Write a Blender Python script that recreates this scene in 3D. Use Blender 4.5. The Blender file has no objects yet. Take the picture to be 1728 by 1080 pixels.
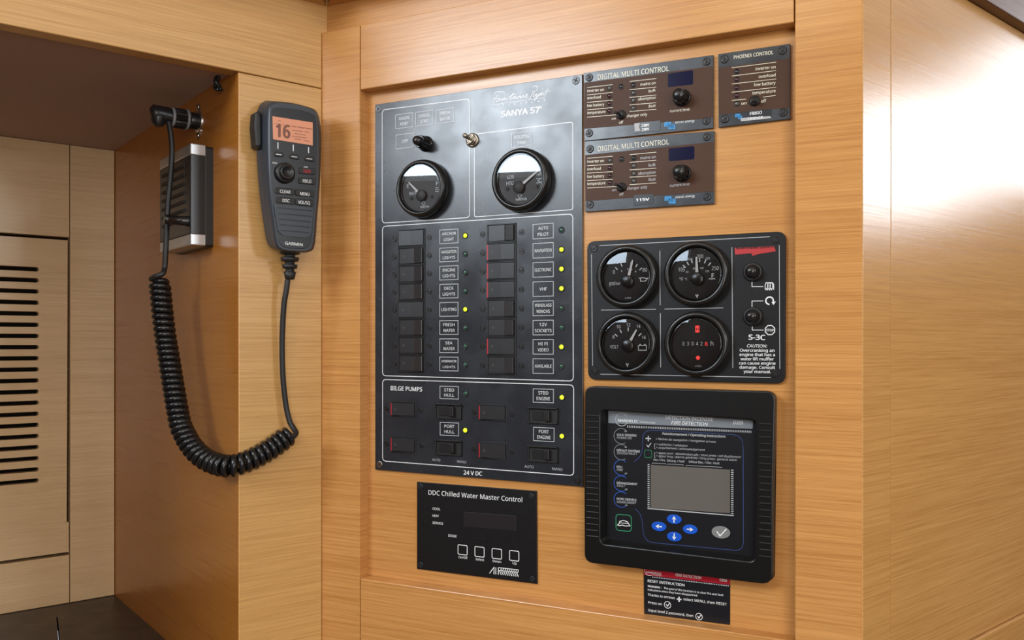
import bpy, math, random
from math import sin, cos, pi, radians, atan, tan, sqrt
random.seed(7)
# ---------------------------------------------------------------- camera, world, lights, exposure
F = 1450.0; HY = 580.0; CX = 864.0; CZ = 1.25
sc = bpy.context.scene
cam = bpy.data.cameras.new('camera'); co = bpy.data.objects.new('camera', cam)
sc.collection.objects.link(co); sc.camera = co
co.location = (0, 0, CZ); co.rotation_euler = (pi/2, 0, 0)
cam.sensor_width = 36; cam.lens = 36*F/1728; cam.shift_y = (HY-540)/1728; cam.clip_start = .02
sc.view_settings.view_transform = 'Standard'; sc.view_settings.look = 'None'
sc.view_settings.gamma = 1; sc.view_settings.use_curve_mapping = False
sc.view_settings.exposure = 0.1
w = bpy.data.worlds.new('sky'); sc.world = w; w.use_nodes = True
w.node_tree.nodes['Background'].inputs[0].default_value = (.75, .86, 1, 1)
w.node_tree.nodes['Background'].inputs[1].default_value = .5

def area(name, loc, look, sx, sy, power, col=(1, 1, 1)):
    l = bpy.data.lights.new(name, 'AREA'); l.shape = 'RECTANGLE'; l.size = sx; l.size_y = sy
    l.energy = power; l.color = col
    o = bpy.data.objects.new(name, l); sc.collection.objects.link(o); o.location = loc
    from mathutils import Vector
    o.rotation_euler = (Vector(look)-Vector(loc)).to_track_quat('-Z', 'Y').to_euler()
    return o
RX, LX, BY, CEIL = 2.2, -1.7, -2.2, CZ+.95
# daylight in the saloon windows (left, right, right aft), plus added aft and ceiling fill
WLx, WLy = -1.51, -.10                                    # middle of the slanted port window
area('daylight_left_window', (WLx+.007, WLy+.008, CZ+.735), (WLx+.663, WLy+.763, CZ+.735), 1.0, .40, 25, (.80, .90, 1))
area('daylight_right_window', (RX-.01, 1.20, CZ+.54), (RX-1, 1.20, CZ+.54), .36, .34, 6.5, (.86, .92, 1))
area('daylight_right_forward_window', (RX-.01, 1.70, CZ+.67), (RX-1, 1.70, CZ+.67), .44, .44, 5.2, (.86, .92, 1))
area('daylight_right_aft_window', (RX-.01, -.92, CZ+.58), (RX-1, -.92, CZ+.58), .5, .42, 17, (.88, .94, 1))
area('aft_fill', (.55, BY+.01, CZ+.1), (.55, BY+1, CZ+.1), 1.5, 1.4, 36, (1, .97, .93))  # unseen aft source, added as general fill for the scene
for lx, ly in ((.5, -.2), (-.5, -.3), (.2, -1.3)):
    area('ceiling_warm_fill', (lx, ly, CEIL-.03), (lx, ly, 0), .16, .16, 3.2, (1, .86, .68))  # unseen overhead lamps, added for warm fill

# ---------------------------------------------------------------- frames
class Frame:
    def __init__(s, O, ang):
        s.O = O; s.u = (cos(ang), sin(ang)); s.n = (s.u[1], -s.u[0]); s.ang = ang
    def t(s, x, off=0):
        dx = (x-CX)/F
        return (off + s.O[0]*s.n[0]+s.O[1]*s.n[1]) / (dx*s.n[0]+s.n[1])
    def px(s, x, y, off=0):
        t = s.t(x, off); dx = (x-CX)/F
        return ((dx*t-s.O[0])*s.u[0]+(t-s.O[1])*s.u[1], (HY-y)/F*t)
    def world(s, u, n=0):
        return (s.O[0]+u*s.u[0]+n*s.n[0], s.O[1]+u*s.u[1]+n*s.n[1])
    def uv(s, X, Y):
        a, b = X-s.O[0], Y-s.O[1]
        return (a*s.u[0]+b*s.u[1], a*s.n[0]+b*s.n[1])
def raypt(x, z): return ((x-CX)/F*z, z)
FR = .016
P = Frame(raypt(985, .89), -(pi/2-atan(3004/F)))
c = P.world(P.px(544.5, 0, FR)[0], FR)
L = Frame(c, pi/2-atan(1816/F))
c = L.world(L.px(402, 0)[0], 0)
S = Frame(c, L.ang-pi/2)
uBC = S.px(194, 0)[0]; DEPTH = -uBC                      # niche depth
B = Frame(S.world(uBC), L.ang)
c = P.world(P.px(1456, 0, FR)[0], FR)
R = Frame(c, pi/2-atan(1740/F))
W = Frame((0, 0), 0)

# ---------------------------------------------------------------- materials
MATS = {}
def nodes(name):
    m = bpy.data.materials.new(name); m.use_nodes = True; MATS[name] = m
    nt = m.node_tree; return m, nt, nt.nodes['Principled BSDF']
def plain(name, col, rough=.5, metal=0, emis=None, es=0, coat=0, noise=0, spec=.5, bump=0, bscale=900):
    m, nt, b = nodes(name)
    b.inputs['Base Color'].default_value = (*col, 1); b.inputs['Roughness'].default_value = rough
    b.inputs['Metallic'].default_value = metal; b.inputs['Coat Weight'].default_value = coat
    b.inputs['Specular IOR Level'].default_value = spec
    if emis: b.inputs['Emission Color'].default_value = (*emis, 1); b.inputs['Emission Strength'].default_value = es
    if noise or bump:
        tc = nt.nodes.new('ShaderNodeTexCoord'); n = nt.nodes.new('ShaderNodeTexNoise')
        n.inputs['Scale'].default_value = 28; n.inputs['Detail'].default_value = 8
        nt.links.new(tc.outputs['Object'], n.inputs['Vector'])
        if noise:
            mr = nt.nodes.new('ShaderNodeMapRange'); nt.links.new(n.outputs['Fac'], mr.inputs[0])
            mr.inputs[1].default_value = .3; mr.inputs[2].default_value = .7
            mr.inputs[3].default_value = max(.02, rough-noise); mr.inputs[4].default_value = rough+noise
            nt.links.new(mr.outputs[0], b.inputs['Roughness'])
            mx = nt.nodes.new('ShaderNodeMix'); mx.data_type = 'RGBA'; nt.links.new(n.outputs['Fac'], mx.inputs[0])
            mx.inputs[6].default_value = (*[k*.8 for k in col], 1); mx.inputs[7].default_value = (*[k*1.2 for k in col], 1)
            nt.links.new(mx.outputs[2], b.inputs['Base Color'])
        if bump:
            n2 = nt.nodes.new('ShaderNodeTexNoise'); n2.inputs['Scale'].default_value = bscale
            nt.links.new(tc.outputs['Object'], n2.inputs['Vector'])
            bp = nt.nodes.new('ShaderNodeBump'); bp.inputs['Strength'].default_value = bump; bp.inputs['Distance'].default_value = .0004
            nt.links.new(n2.outputs['Fac'], bp.inputs['Height']); nt.links.new(bp.outputs[0], b.inputs['Normal'])
    return m
def wood(name, a, bcol, rough=.28, contrast=1.0, spec=.5, aniso=0):
    """straight-grained veneer, grain along the object's local X"""
    m, nt, b = nodes(name); N = nt.nodes.new; Lk = nt.links.new
    tc = N('ShaderNodeTexCoord'); oi = N('ShaderNodeObjectInfo')
    off = N('ShaderNodeVectorMath'); off.operation = 'ADD'
    cmb = N('ShaderNodeCombineXYZ'); ml = N('ShaderNodeMath'); ml.operation = 'MULTIPLY'; ml.inputs[1].default_value = 7
    Lk(oi.outputs['Random'], ml.inputs[0])
    for i in (0, 2): Lk(ml.outputs[0], cmb.inputs[i])
    Lk(tc.outputs['Object'], off.inputs[0]); Lk(cmb.outputs[0], off.inputs[1])
    def noi(sc_, detail, rgh=.6):
        mp = N('ShaderNodeMapping'); mp.inputs['Scale'].default_value = sc_
        Lk(off.outputs[0], mp.inputs['Vector'])
        n = N('ShaderNodeTexNoise'); n.inputs['Scale'].default_value = 1; n.inputs['Detail'].default_value = detail
        n.inputs['Roughness'].default_value = rgh; n.inputs['Distortion'].default_value = .15
        Lk(mp.outputs[0], n.inputs['Vector']); return n.outputs['Fac']
    n1 = noi((5.0, 7, 420), 5, .62); n2 = noi((16, 18, 1500), 3, .7); n3 = noi((1.8, 3, 34), 3)
    def ma(op, x, y):
        k = N('ShaderNodeMath'); k.operation = op
        for i, q in enumerate((x, y)):
            if isinstance(q, (int, float)): k.inputs[i].default_value = q
            else: Lk(q, k.inputs[i])
        return k.outputs[0]
    s = ma('ADD', ma('MULTIPLY', n1, .44), ma('ADD', ma('MULTIPLY', n2, .42), ma('MULTIPLY', n3, .19)))
    cr = N('ShaderNodeValToRGB'); Lk(s, cr.inputs[0])
    e = cr.color_ramp.elements; h = .122/contrast
    e[0].position = .53-h; e[0].color = (*bcol, 1); e[1].position = .53+h; e[1].color = (*a, 1)
    md = e = cr.color_ramp.elements.new(.53+h*.15); md.color = (*[(p*.62+q*.38) for p, q in zip(a, bcol)], 1)
    Lk(cr.outputs[0], b.inputs['Base Color'])
    mr = N('ShaderNodeMapRange'); Lk(n1, mr.inputs[0]); mr.inputs[1].default_value = .3; mr.inputs[2].default_value = .7
    mr.inputs[3].default_value = rough+.05; mr.inputs[4].default_value = rough-.04
    Lk(mr.outputs[0], b.inputs['Roughness']); b.inputs['Specular IOR Level'].default_value = spec
    bp = N('ShaderNodeBump'); bp.inputs['Strength'].default_value = .12; bp.inputs['Distance'].default_value = .0005
    Lk(s, bp.inputs['Height']); Lk(bp.outputs[0], b.inputs['Normal'])
    return m
wood('wood_panel_wall', (.64, .325, .108), (.44, .190, .050), .24)
wood('wood_left', (.68, .41, .155), (.50, .265, .082), .34)
wood('wood_niche_side_shaded', (.43, .165, .024), (.32, .105, .012), .24, .8, .42)  # same wood as the fascia, with the niche shade put into its colour
wood('wood_back_brightened', (.72, .52, .30), (.56, .38, .20), .27)  # paler wood, its colour also raised to stand for daylight in the niche
wood('wood_right', (.63, .345, .118), (.46, .225, .064), .22)
wood('wood_walnut', (.17, .075, .04), (.10, .04, .02), .35)
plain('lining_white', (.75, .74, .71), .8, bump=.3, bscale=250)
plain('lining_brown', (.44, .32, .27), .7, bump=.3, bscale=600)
plain('saloon_white', (.72, .70, .66), .7)
plain('saloon_floor', (.14, .09, .06), .5)
plain('saloon_wood', (.12, .065, .035), .55)
plain('dark_gap', (.012, .007, .004), .9)
plain('shelf_dark', (.042, .030, .027), .42, noise=.06)
plain('panel_charcoal', (.019, .022, .028), .27, noise=.06, bump=.03, spec=.65)
plain('panel_black', (.006, .006, .007), .42, bump=.25, spec=.35)
plain('panel_gloss_black', (.004, .004, .004), .36, bump=.15, spec=.4)
plain('slate_band', (.030, .035, .042), .25, noise=.08)
plain('brown_print', (.070, .034, .020), .46, noise=.05, spec=.16)
plain('black_plastic', (.011, .011, .012), .36)
plain('black_satin', (.010, .010, .011), .25)
plain('rocker_black', (.021, .021, .023), .34)
plain('black_matte', (.008, .008, .008), .6)
plain('black_rubber', (.012, .012, .012), .5)
plain('bezel_black', (.009, .009, .009), .28)
plain('handset_grey', (.034, .041, .052), .38, bump=.1)
plain('handset_black', (.007, .007, .008), .30)
plain('dial_grey', (.040, .037, .036), .5)
plain('dial_black', (.006, .005, .005), .5, spec=.3)
plain('screw_black', (.03, .028, .028), .3, metal=.6)
plain('screw_dull', (.16, .17, .18), .45, metal=.5)
plain('screw_steel', (.45, .40, .35), .3, metal=1)
plain('screw_recess', (.004, .004, .004), .6)
plain('steel', (.62, .60, .57), .28, metal=1)
plain('nickel_worn', (.42, .37, .30), .38, metal=1)
plain('silver_plastic', (.50, .51, .52), .33, metal=.85)
plain('print_white', (.78, .80, .81), .32)
plain('print_grey', (.46, .48, .50), .32)
plain('print_dim', (.13, .14, .145), .6)
plain('print_cream', (.78, .75, .60), .36)
plain('print_red', (.42, .018, .020), .5)
plain('print_blue', (.03, .28, .62), .45)
plain('line_blue', (.035, .065, .22), .5)
plain('ring_blue', (.015, .07, .32), .5)
plain('button_blue', (.004, .085, .55), .4)
plain('button_grey', (.20, .21, .21), .4)
plain('line_green', (.02, .22, .10), .5)
plain('led_yellow', (.5, .6, .02), .3, emis=(.72, .92, .02), es=.85)
plain('led_green_off', (.03, .085, .06), .15)
plain('led_red_off', (.055, .009, .010), .15)
plain('led_clear_off', (.10, .095, .085), .15)
plain('led_dark', (.02, .02, .02), .15)
plain('red_strip', (.35, .01, .02), .4, emis=(1, .03, .06), es=.10)
plain('red_glow', (.5, .03, .03), .4, emis=(1, .06, .05), es=.9)
plain('display_navy', (.003, .004, .030), .12)
plain('display_dark', (.018, .016, .018), .3)
plain('lcd_grey', (.125, .115, .105), .22)
plain('lcd_orange', (.60, .25, .14), .3, emis=(.9, .36, .20), es=.13)
plain('lcd_ink', (.20, .07, .035), .4)
plain('lcd_faint', (.40, .16, .085), .4)
plain('header_grey', (.20, .225, .25), .3)
plain('card_red', (.45, .008, .025), .4)
plain('card_black', (.006, .007, .010), .35)
plain('needle_white', (.72, .70, .68), .45)
plain('tape_black', (.02, .024, .03), .25)
plain('tape_torn', (.40, .40, .40), .5)
plain('grey_ring', (.25, .26, .27), .4)
def glass():
    m = bpy.data.materials.new('gauge_glass'); m.use_nodes = True; MATS['glass'] = m
    nt = m.node_tree; nt.nodes.clear(); N = nt.nodes.new
    o = N('ShaderNodeOutputMaterial'); mx = N('ShaderNodeMixShader'); tr = N('ShaderNodeBsdfTransparent'); g = N('ShaderNodeBsdfGlossy')
    g.inputs['Roughness'].default_value = .015; g.inputs[0].default_value = (.62, .67, .72, 1); tr.inputs[0].default_value = (.94, .94, .94, 1)
    fr = N('ShaderNodeFresnel'); fr.inputs[0].default_value = 1.52
    nt.links.new(fr.outputs[0], mx.inputs[0]); nt.links.new(tr.outputs[0], mx.inputs[1]); nt.links.new(g.outputs[0], mx.inputs[2])
    nt.links.new(mx.outputs[0], o.inputs[0])
glass()

# ---------------------------------------------------------------- mesh builder, coordinates (u right, n towards the viewer, v up)
class MB:
    def __init__(s): s.v = []; s.f = []; s.m = []; s.sm = []; s.mi = 0; s.smooth = False
    def add(s, vs, fs, smooth=None):
        b = len(s.v); s.v += [tuple(p) for p in vs]
        for f in fs:
            s.f.append([b+i for i in f]); s.m.append(s.mi); s.sm.append(s.smooth if smooth is None else smooth)
        return s
    def rings(s, rings, cap0=True, cap1=True, closed=True, smooth=None):
        k = len(rings[0]); vs = [p for r in rings for p in r]; fs = []
        for i in range(len(rings)-1):
            for j in range(k if closed else k-1):
                a = i*k+j; b = i*k+(j+1) % k
                fs.append((a, b, b+k, a+k))
        s.add(vs, fs, smooth)
        if cap0: s.add(rings[0], [tuple(range(k))[::-1]], False)
        if cap1: s.add(rings[-1], [tuple(range(k))], False)
        return s
    def box(s, u0, u1, n0, n1, v0, v1, bev=0):
        return s.prism([(u0, v0), (u1, v0), (u1, v1), (u0, v1)], n0, n1, bev)
    def prism(s, poly, n0, n1, bev=0, smooth=False):
        if area2(poly) < 0: poly = poly[::-1]
        r = [[(p[0], n0, p[1]) for p in poly]]
        if bev:
            r.append([(p[0], n1-bev, p[1]) for p in poly])
            q = inset(poly, bev*.4); r.append([(p[0], n1-bev*.3, p[1]) for p in q])
            poly = inset(poly, bev)
        r.append([(p[0], n1, p[1]) for p in poly])
        return s.rings(r, smooth=smooth)
    def extrude_v(s, prof, v0, v1):
        return s.rings([[(p[0], p[1], v0) for p in prof], [(p[0], p[1], v1) for p in prof]])
    def lathe(s, prof, seg=32, c=(0, 0, 0), axis='n', cap0=True, cap1=True):
        rs = []
        for r, h in prof:
            ring = []
            for i in range(seg):
                a = 2*pi*i/seg
                if axis == 'n': ring.append((c[0]+r*cos(a), c[1]+h, c[2]+r*sin(a)))
                elif axis == 'u': ring.append((c[0]+h, c[1]+r*cos(a), c[2]+r*sin(a)))
                else: ring.append((c[0]+r*cos(a), c[1]-r*sin(a), c[2]+h))
            rs.append(ring)
        return s.rings(rs, cap0, cap1, smooth=True)
    def tube(s, pts, r, seg=10, cap=True):
        from mathutils import Vector
        P_ = [Vector(p) for p in pts]; n = len(P_); rs = []
        T = [(P_[min(i+1, n-1)]-P_[max(i-1, 0)]).normalized() for i in range(n)]
        a = T[0].orthogonal().normalized()
        for i in range(n):
            a = (a-T[i]*a.dot(T[i])).normalized(); b = T[i].cross(a)
            rr = r[i] if isinstance(r, (list, tuple)) else r
            rs.append([P_[i]+a*rr*cos(2*pi*k/seg)+b*rr*sin(2*pi*k/seg) for k in range(seg)])
        return s.rings(rs, cap, cap, smooth=True)
    def ribbon(s, pts, wd, n, closed=False, dash=None):
        """flat printed line of width wd through (u,v) points"""
        k = len(pts); A = []; Bq = []
        for i in range(k):
            p = pts[i]
            a = pts[(i-1) % k] if (closed or i) else p
            b = pts[(i+1) % k] if (closed or i < k-1) else p
            d1 = nrm((p[0]-a[0], p[1]-a[1])); d2 = nrm((b[0]-p[0], b[1]-p[1]))
            if d1 == (0, 0): d1 = d2
            if d2 == (0, 0): d2 = d1
            m = nrm((d1[0]+d2[0], d1[1]+d2[1])); q = max(.4, m[0]*d1[0]+m[1]*d1[1])
            nx, ny = -m[1]*wd/2/q, m[0]*wd/2/q
            A.append((p[0]+nx, n, p[1]+ny)); Bq.append((p[0]-nx, n, p[1]-ny))
        fs = [(i, (i+1) % k, k+(i+1) % k, k+i) for i in range(k if closed else k-1)]
        return s.add(A+Bq, [f[::-1] for f in fs])
    def flat(s, poly, n):
        if area2(poly) < 0: poly = poly[::-1]
        return s.add([(p[0], n, p[1]) for p in poly], [tuple(range(len(poly)))])
def nrm(a):
    l = math.hypot(*a); return (0, 0) if l < 1e-12 else (a[0]/l, a[1]/l)
def area2(p): return sum(p[i-1][0]*p[i][1]-p[i][0]*p[i-1][1] for i in range(len(p)))
def inset(p, d):
    if area2(p) < 0: p = p[::-1]
    o = []; k = len(p)
    for i in range(k):
        d1 = nrm((p[i][0]-p[i-1][0], p[i][1]-p[i-1][1])); d2 = nrm((p[(i+1) % k][0]-p[i][0], p[(i+1) % k][1]-p[i][1]))
        m = nrm((-d1[1]-d2[1], d1[0]+d2[0])); q = max(.3, m[0]*-d1[1]+m[1]*d1[0])
        o.append((p[i][0]+m[0]*d/q, p[i][1]+m[1]*d/q))
    return o
def rrect(pts, r, seg=5):
    """quad (or polygon) with rounded corners of radius r"""
    o = []; k = len(pts)
    for i in range(k):
        p = pts[i]; a = pts[i-1]; b = pts[(i+1) % k]
        da = nrm((a[0]-p[0], a[1]-p[1])); db = nrm((b[0]-p[0], b[1]-p[1]))
        rr = r[i] if isinstance(r, (list, tuple)) else r
        A = (p[0]+da[0]*rr, p[1]+da[1]*rr); Bq = (p[0]+db[0]*rr, p[1]+db[1]*rr)
        for j in range(seg+1):
            t = j/seg; o.append(tuple((1-t)**2*A[q]+2*t*(1-t)*(p[q]*.84+.08*(A[q]+Bq[q]))+t*t*Bq[q] for q in (0, 1)))
    return o
def circ(c_, r, k=24, a0=0, a1=2*pi, ry=None):
    full = abs(a1-a0-2*pi) < 1e-6; ry = ry or r
    return [(c_[0]+r*cos(a0+(a1-a0)*i/(k if full else k-1)), c_[1]+ry*sin(a0+(a1-a0)*i/(k if full else k-1))) for i in range(k)]
def spline(pts, sub=6):
    o = []; k = len(pts); dim = len(pts[0])
    for i in range(k-1):
        p0, p1, p2, p3 = pts[max(0, i-1)], pts[i], pts[i+1], pts[min(k-1, i+2)]
        for j in range(sub):
            t = j/sub
            o.append(tuple(.5*(2*p1[q]+(p2[q]-p0[q])*t+(2*p0[q]-5*p1[q]+4*p2[q]-p3[q])*t*t+(3*p1[q]-p0[q]-3*p2[q]+p3[q])*t**3) for q in range(dim)))
    o.append(tuple(pts[-1])); return o

def mesh_from(name, mb, mats, shift=(0, 0)):
    me = bpy.data.meshes.new(name)
    me.from_pydata([(p[0]-shift[0], -p[1], p[2]-shift[1]) for p in mb.v], [], mb.f)
    for m in (mats if isinstance(mats, (list, tuple)) else [mats]): me.materials.append(MATS[m])
    me.polygons.foreach_set('material_index', mb.m); me.polygons.foreach_set('use_smooth', mb.sm)
    me.update(); return me
CUTS = []; TEXTS = []
from mathutils import Matrix
class Thing:
    def __init__(s, name, label, cat, fr, u0, v0, group=None, kind=None):
        s.fr = fr; s.o = (u0, v0)
        e = bpy.data.objects.new(name, None); e.empty_display_size = .01; sc.collection.objects.link(e)
        X, Y = fr.world(u0)
        e.matrix_world = Matrix.Translation((X, Y, CZ+v0)) @ Matrix.Rotation(fr.ang, 4, 'Z')
        if label: e['label'] = label
        if cat: e['category'] = cat
        if group: e['group'] = group
        if kind: e['kind'] = kind
        s.e = e; s.top = 0
    def px(s, x, y, off=None): return s.fr.px(x, y, s.top if off is None else off)
    def sz(s, x, k, off=None): return k/F*s.fr.t(x, s.top if off is None else off)     # vertical pixels to metres
    def part(s, name, mb, mats, parent=None, loc=None, label=None, me=None):
        """loc: (u,n,v) in the wall frame, the mesh is then local to it"""
        ploc = parent['_loc'] if parent else (s.o[0], 0, s.o[1])
        if loc is None:
            me = mesh_from(name, mb, mats, (ploc[0], ploc[2]))
            if ploc[1]:
                for q in me.vertices: q.co.y += ploc[1]
            loc = ploc
        elif me is None: me = mesh_from(name, mb, mats)
        o = bpy.data.objects.new(name, me); sc.collection.objects.link(o)
        o.parent = parent or s.e
        o.location = (loc[0]-ploc[0], -(loc[1]-ploc[1]), loc[2]-ploc[2])
        o['_loc'] = loc
        if label: o['label'] = label
        return o
    # ---- flat print helpers, pixel positions measured on the plate at height n
    def line(s, mb, pts, wd=1.1, n=None, closed=False):
        n = s.top+.00012 if n is None else n
        q = [s.px(x, y, n) for x, y in pts]
        mb.ribbon(q, s.sz(pts[0][0], wd, n), n, closed); return mb
    def text(s, specs, mat, parent=None, name='lettering', n=None, bold=0):
        """specs: (string, x0, y0, x1, y1, cap height px[, italic])  baseline from x0,y0 to x1,y1"""
        n = s.top+.00015 if n is None else n
        ploc = parent['_loc'] if parent else (s.o[0], 0, s.o[1])
        me = bpy.data.meshes.new(name); me.materials.append(MATS[mat])
        o = bpy.data.objects.new(name, me); sc.collection.objects.link(o); o.parent = parent or s.e; o['_loc'] = ploc
        out = []
        for sp in specs:
            st, x0, y0, x1, y1, cap = sp[:6]; it = sp[6] if len(sp) > 6 else 0
            b = sp[7] if len(sp) > 7 else bold
            out.append((st, s.px(x0, y0, n), s.px(x1, y1, n), s.sz(x0, cap, n), it, b))
        TEXTS.append((me, out, n, ploc)); return o
    def utext(s, specs, mat, parent=None, name='lettering', n=None, bold=0):
        """same with (string, centre u, baseline v, width, cap) in metres"""
        n = s.top+.00015 if n is None else n
        ploc = parent['_loc'] if parent else (s.o[0], 0, s.o[1])
        me = bpy.data.meshes.new(name); me.materials.append(MATS[mat])
        o = bpy.data.objects.new(name, me); sc.collection.objects.link(o); o.parent = parent or s.e; o['_loc'] = ploc
        TEXTS.append((me, [(sp[0], (sp[1]-sp[3]/2, sp[2]), (sp[1]+sp[3]/2, sp[2]), sp[4], sp[5] if len(sp) > 5 else 0, bold) for sp in specs], n, ploc))
        return o
    def cut(s, name, outer, holes, n0, n1, mat, parent=None, bev=0, label=None):
        """plate with holes, filled by a 2D curve"""
        ploc = parent['_loc'] if parent else (s.o[0], 0, s.o[1])
        me = bpy.data.meshes.new(name); me.materials.append(MATS[mat])
        o = bpy.data.objects.new(name, me); sc.collection.objects.link(o); o.parent = parent or s.e; o['_loc'] = ploc
        if label: o['label'] = label
        CUTS.append((me, outer, holes, n0, n1, bev, ploc)); return o

def flush():
    """turn the queued lettering and cut plates into meshes"""
    tmp = []
    try:                                                   # the sans serif that ships inside Blender
        import os
        sans = bpy.data.fonts.load(os.path.join(bpy.utils.system_resource('DATAFILES', path='fonts'), 'NotoSansHebrew-Regular.woff2'))
    except Exception: sans = None
    def font(st, bold):
        cu = bpy.data.curves.new('t', 'FONT'); cu.body = st
        if sans: cu.font = sans
        cu.size = 1; cu.resolution_u = 2
        o = bpy.data.objects.new('t', cu); sc.collection.objects.link(o); return o
    H = font('H', 0); jobs = []
    for me, out, n, pl in TEXTS: jobs.append([font(q[0], q[5]) for q in out])
    cj = []
    for me, outer, holes, n0, n1, bev, pl in CUTS:
        cu = bpy.data.curves.new('c', 'CURVE'); cu.dimensions = '2D'; cu.fill_mode = 'BOTH'
        cu.extrude = (n1-n0)/2-bev; cu.bevel_depth = bev; cu.bevel_resolution = 1; cu.offset = -bev
        for poly in [outer]+holes:
            sp = cu.splines.new('POLY'); sp.points.add(len(poly)-1); sp.use_cyclic_u = True
            for i, p in enumerate(poly): sp.points[i].co = (p[0], p[1], 0, 1)
        o = bpy.data.objects.new('c', cu); sc.collection.objects.link(o); cj.append(o)
    dg = bpy.context.evaluated_depsgraph_get()
    def ev(o):
        m = o.evaluated_get(dg).to_mesh()
        r = ([tuple(v.co) for v in m.vertices], [tuple(p.vertices) for p in m.polygons]); o.evaluated_get(dg).to_mesh_clear(); return r
    capH = max(v[1] for v in ev(H)[0])
    for (me, out, n, pl), obs in zip(TEXTS, jobs):
        V = []; Fc = []
        for (st, p0, p1, cap, it, b), o in zip(out, obs):
            v, f = ev(o)
            if not v: continue
            if b:                                          # heavier weight: the glyphs again, shifted by a stroke fraction
                k_ = len(v); v0, f0 = v, f; v = []; f = []
                for q_, (sx_, sy_) in enumerate(((-b*1.4, 0), (b*1.4, 0), (0, b*.9), (0, -b*.6))):
                    v = v+[(x+sx_, y+sy_, q_*2.2e-5) for x, y, z in v0]; f = f+[tuple(i+k_*q_ for i in g) for g in f0]
            x0 = min(q[0] for q in v); x1 = max(q[0] for q in v); k = 1/(x1-x0); base = len(V)
            for x, y, z in v:
                yy = y/capH*cap; t = (x-x0)*k
                V.append((p0[0]+(p1[0]-p0[0])*t+it*yy-pl[0], -(n+z-pl[1]), p0[1]+(p1[1]-p0[1])*t+yy-pl[2]))
            Fc += [tuple(base+i for i in g) for g in f]
        me.from_pydata(V, [], Fc); me.update()
    for (me, outer, holes, n0, n1, bev, pl), o in zip(CUTS, cj):
        v, f = ev(o)
        me.from_pydata([(x-pl[0], -(z+(n0+n1)/2-pl[1]), y-pl[2]) for x, y, z in v], [], f); me.update()
    for o in [H]+[q for j in jobs for q in j]+cj:
        d = o.data; bpy.data.objects.remove(o); bpy.data.curves.remove(d)
    for o in sc.objects:
        if '_loc' in o: del o['_loc']
        if o.type == 'MESH' and '_k' in o: del o['_k']

# ---------------------------------------------------------------- shared small pieces
CACHE = {}
def screw(T, x, y, rpx, mat='screw_black', parent=None, rot=.3, n=None):
    r = T.sz(x, rpx); n = T.top if n is None else n; p = T.px(x, y, n); key = ('screw', round(r, 4), mat)
    if key not in CACHE:
        m = MB(); m.lathe([(r, 0), (r, r*.10), (r*.86, r*.20), (r*.76, r*.16), (r*.5, r*.2), (r*.05, r*.22)], 20)
        m.mi = 1; k = r*.62; w_ = r*.13
        m.box(-k, k, r*.1, r*.24, -w_, w_); m.box(-w_, w_, r*.1, r*.245, -k, k)
        CACHE[key] = mesh_from('screw', m, [mat, 'screw_recess'])
    o = T.part('screw', None, None, parent, (p[0], n, p[1]), me=CACHE[key]); o.rotation_euler[1] = rot+random.random()*.9
    return o
def dome(T, x, y, rpx, mat, name='indicator_light', parent=None, ring=None, h=.7):
    r = T.sz(x, rpx); p = T.px(x, y); key = ('dome', round(r, 4), mat, ring, h)
    if key not in CACHE:
        m = MB()
        if ring:
            m.lathe([(r*1.45, 0), (r*1.45, r*.25), (r*1.1, r*.4), (r*1.0, r*.1)], 18, cap1=False); m.mi = 1
        m.lathe([(r, 0), (r*.97, r*h*.4), (r*.75, r*h*.8), (r*.4, r*h*.97), (r*.05, r*h)], 16)
        CACHE[key] = mesh_from('indicator_light', m, ([ring] if ring else [])+[mat])
    return T.part(name, None, None, parent, (p[0], T.top, p[1]), me=CACHE[key])
def fluted(r, h, k=12, depth=.10, top=.8):
    """black fluted knob"""
    m = MB(); m.lathe([(r*1.15, 0), (r*1.12, h*.10), (r, h*.14)], 32, cap1=False)
    rs = []; q = k*4
    for hh, s_ in ((h*.12, 1), (h*.62, .93), (h*.72, .86)):
        rs.append([(r*s_*(1-depth*(i % 4 in (0,)))*cos(2*pi*i/q), hh, r*s_*(1-depth*(i % 4 in (0,)))*sin(2*pi*i/q)) for i in range(q)])
    m.rings(rs, cap0=False)
    m.lathe([(r*top*.95, h*.70), (r*top*.93, h*.92), (r*top*.8, h), (r*.1, h*1.01)], 32)
    return m
def toggle(T, x, y, rpx, tipx, tipy, ln, metal, parent=None):
    """threaded bushing, hex nut ring and a bat lever leaning to a tip given by its pixel"""
    r = T.sz(x, rpx); p = T.px(x, y); top = T.top
    m = MB(); m.lathe([(r, 0), (r, r*.18), (r*.86, r*.3), (r*.8, r*.3)], 24)
    m.lathe([(r*.82, r*.25), (r*.82, r*.5), (r*.7, r*.62), (r*.52, r*.62), (r*.5, r*.3)], 6 if metal == 'nickel_worn' else 24)
    m.lathe([(r*.55, r*.3), (r*.55, r*.8), (r*.45, r*.85), (r*.3, r*.7)], 20)
    o = T.part('toggle_switch', m, metal, parent, (p[0], top, p[1]))
    q = T.fr.px(tipx, tipy, top+ln)
    tip = (q[0], top+ln, q[1]); b0 = (p[0], top+r*.6, p[1])
    pts = [tuple(b0[i]+(tip[i]-b0[i])*t for i in range(3)) for t in (0, .3, .6, .85, .97, 1.0)]
    mm = MB(); mm.tube(pts, [r*.20, r*.22, r*.28, r*.34, r*.28, r*.12], 14)
    T.part('lever', mm, metal, o); return o
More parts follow.
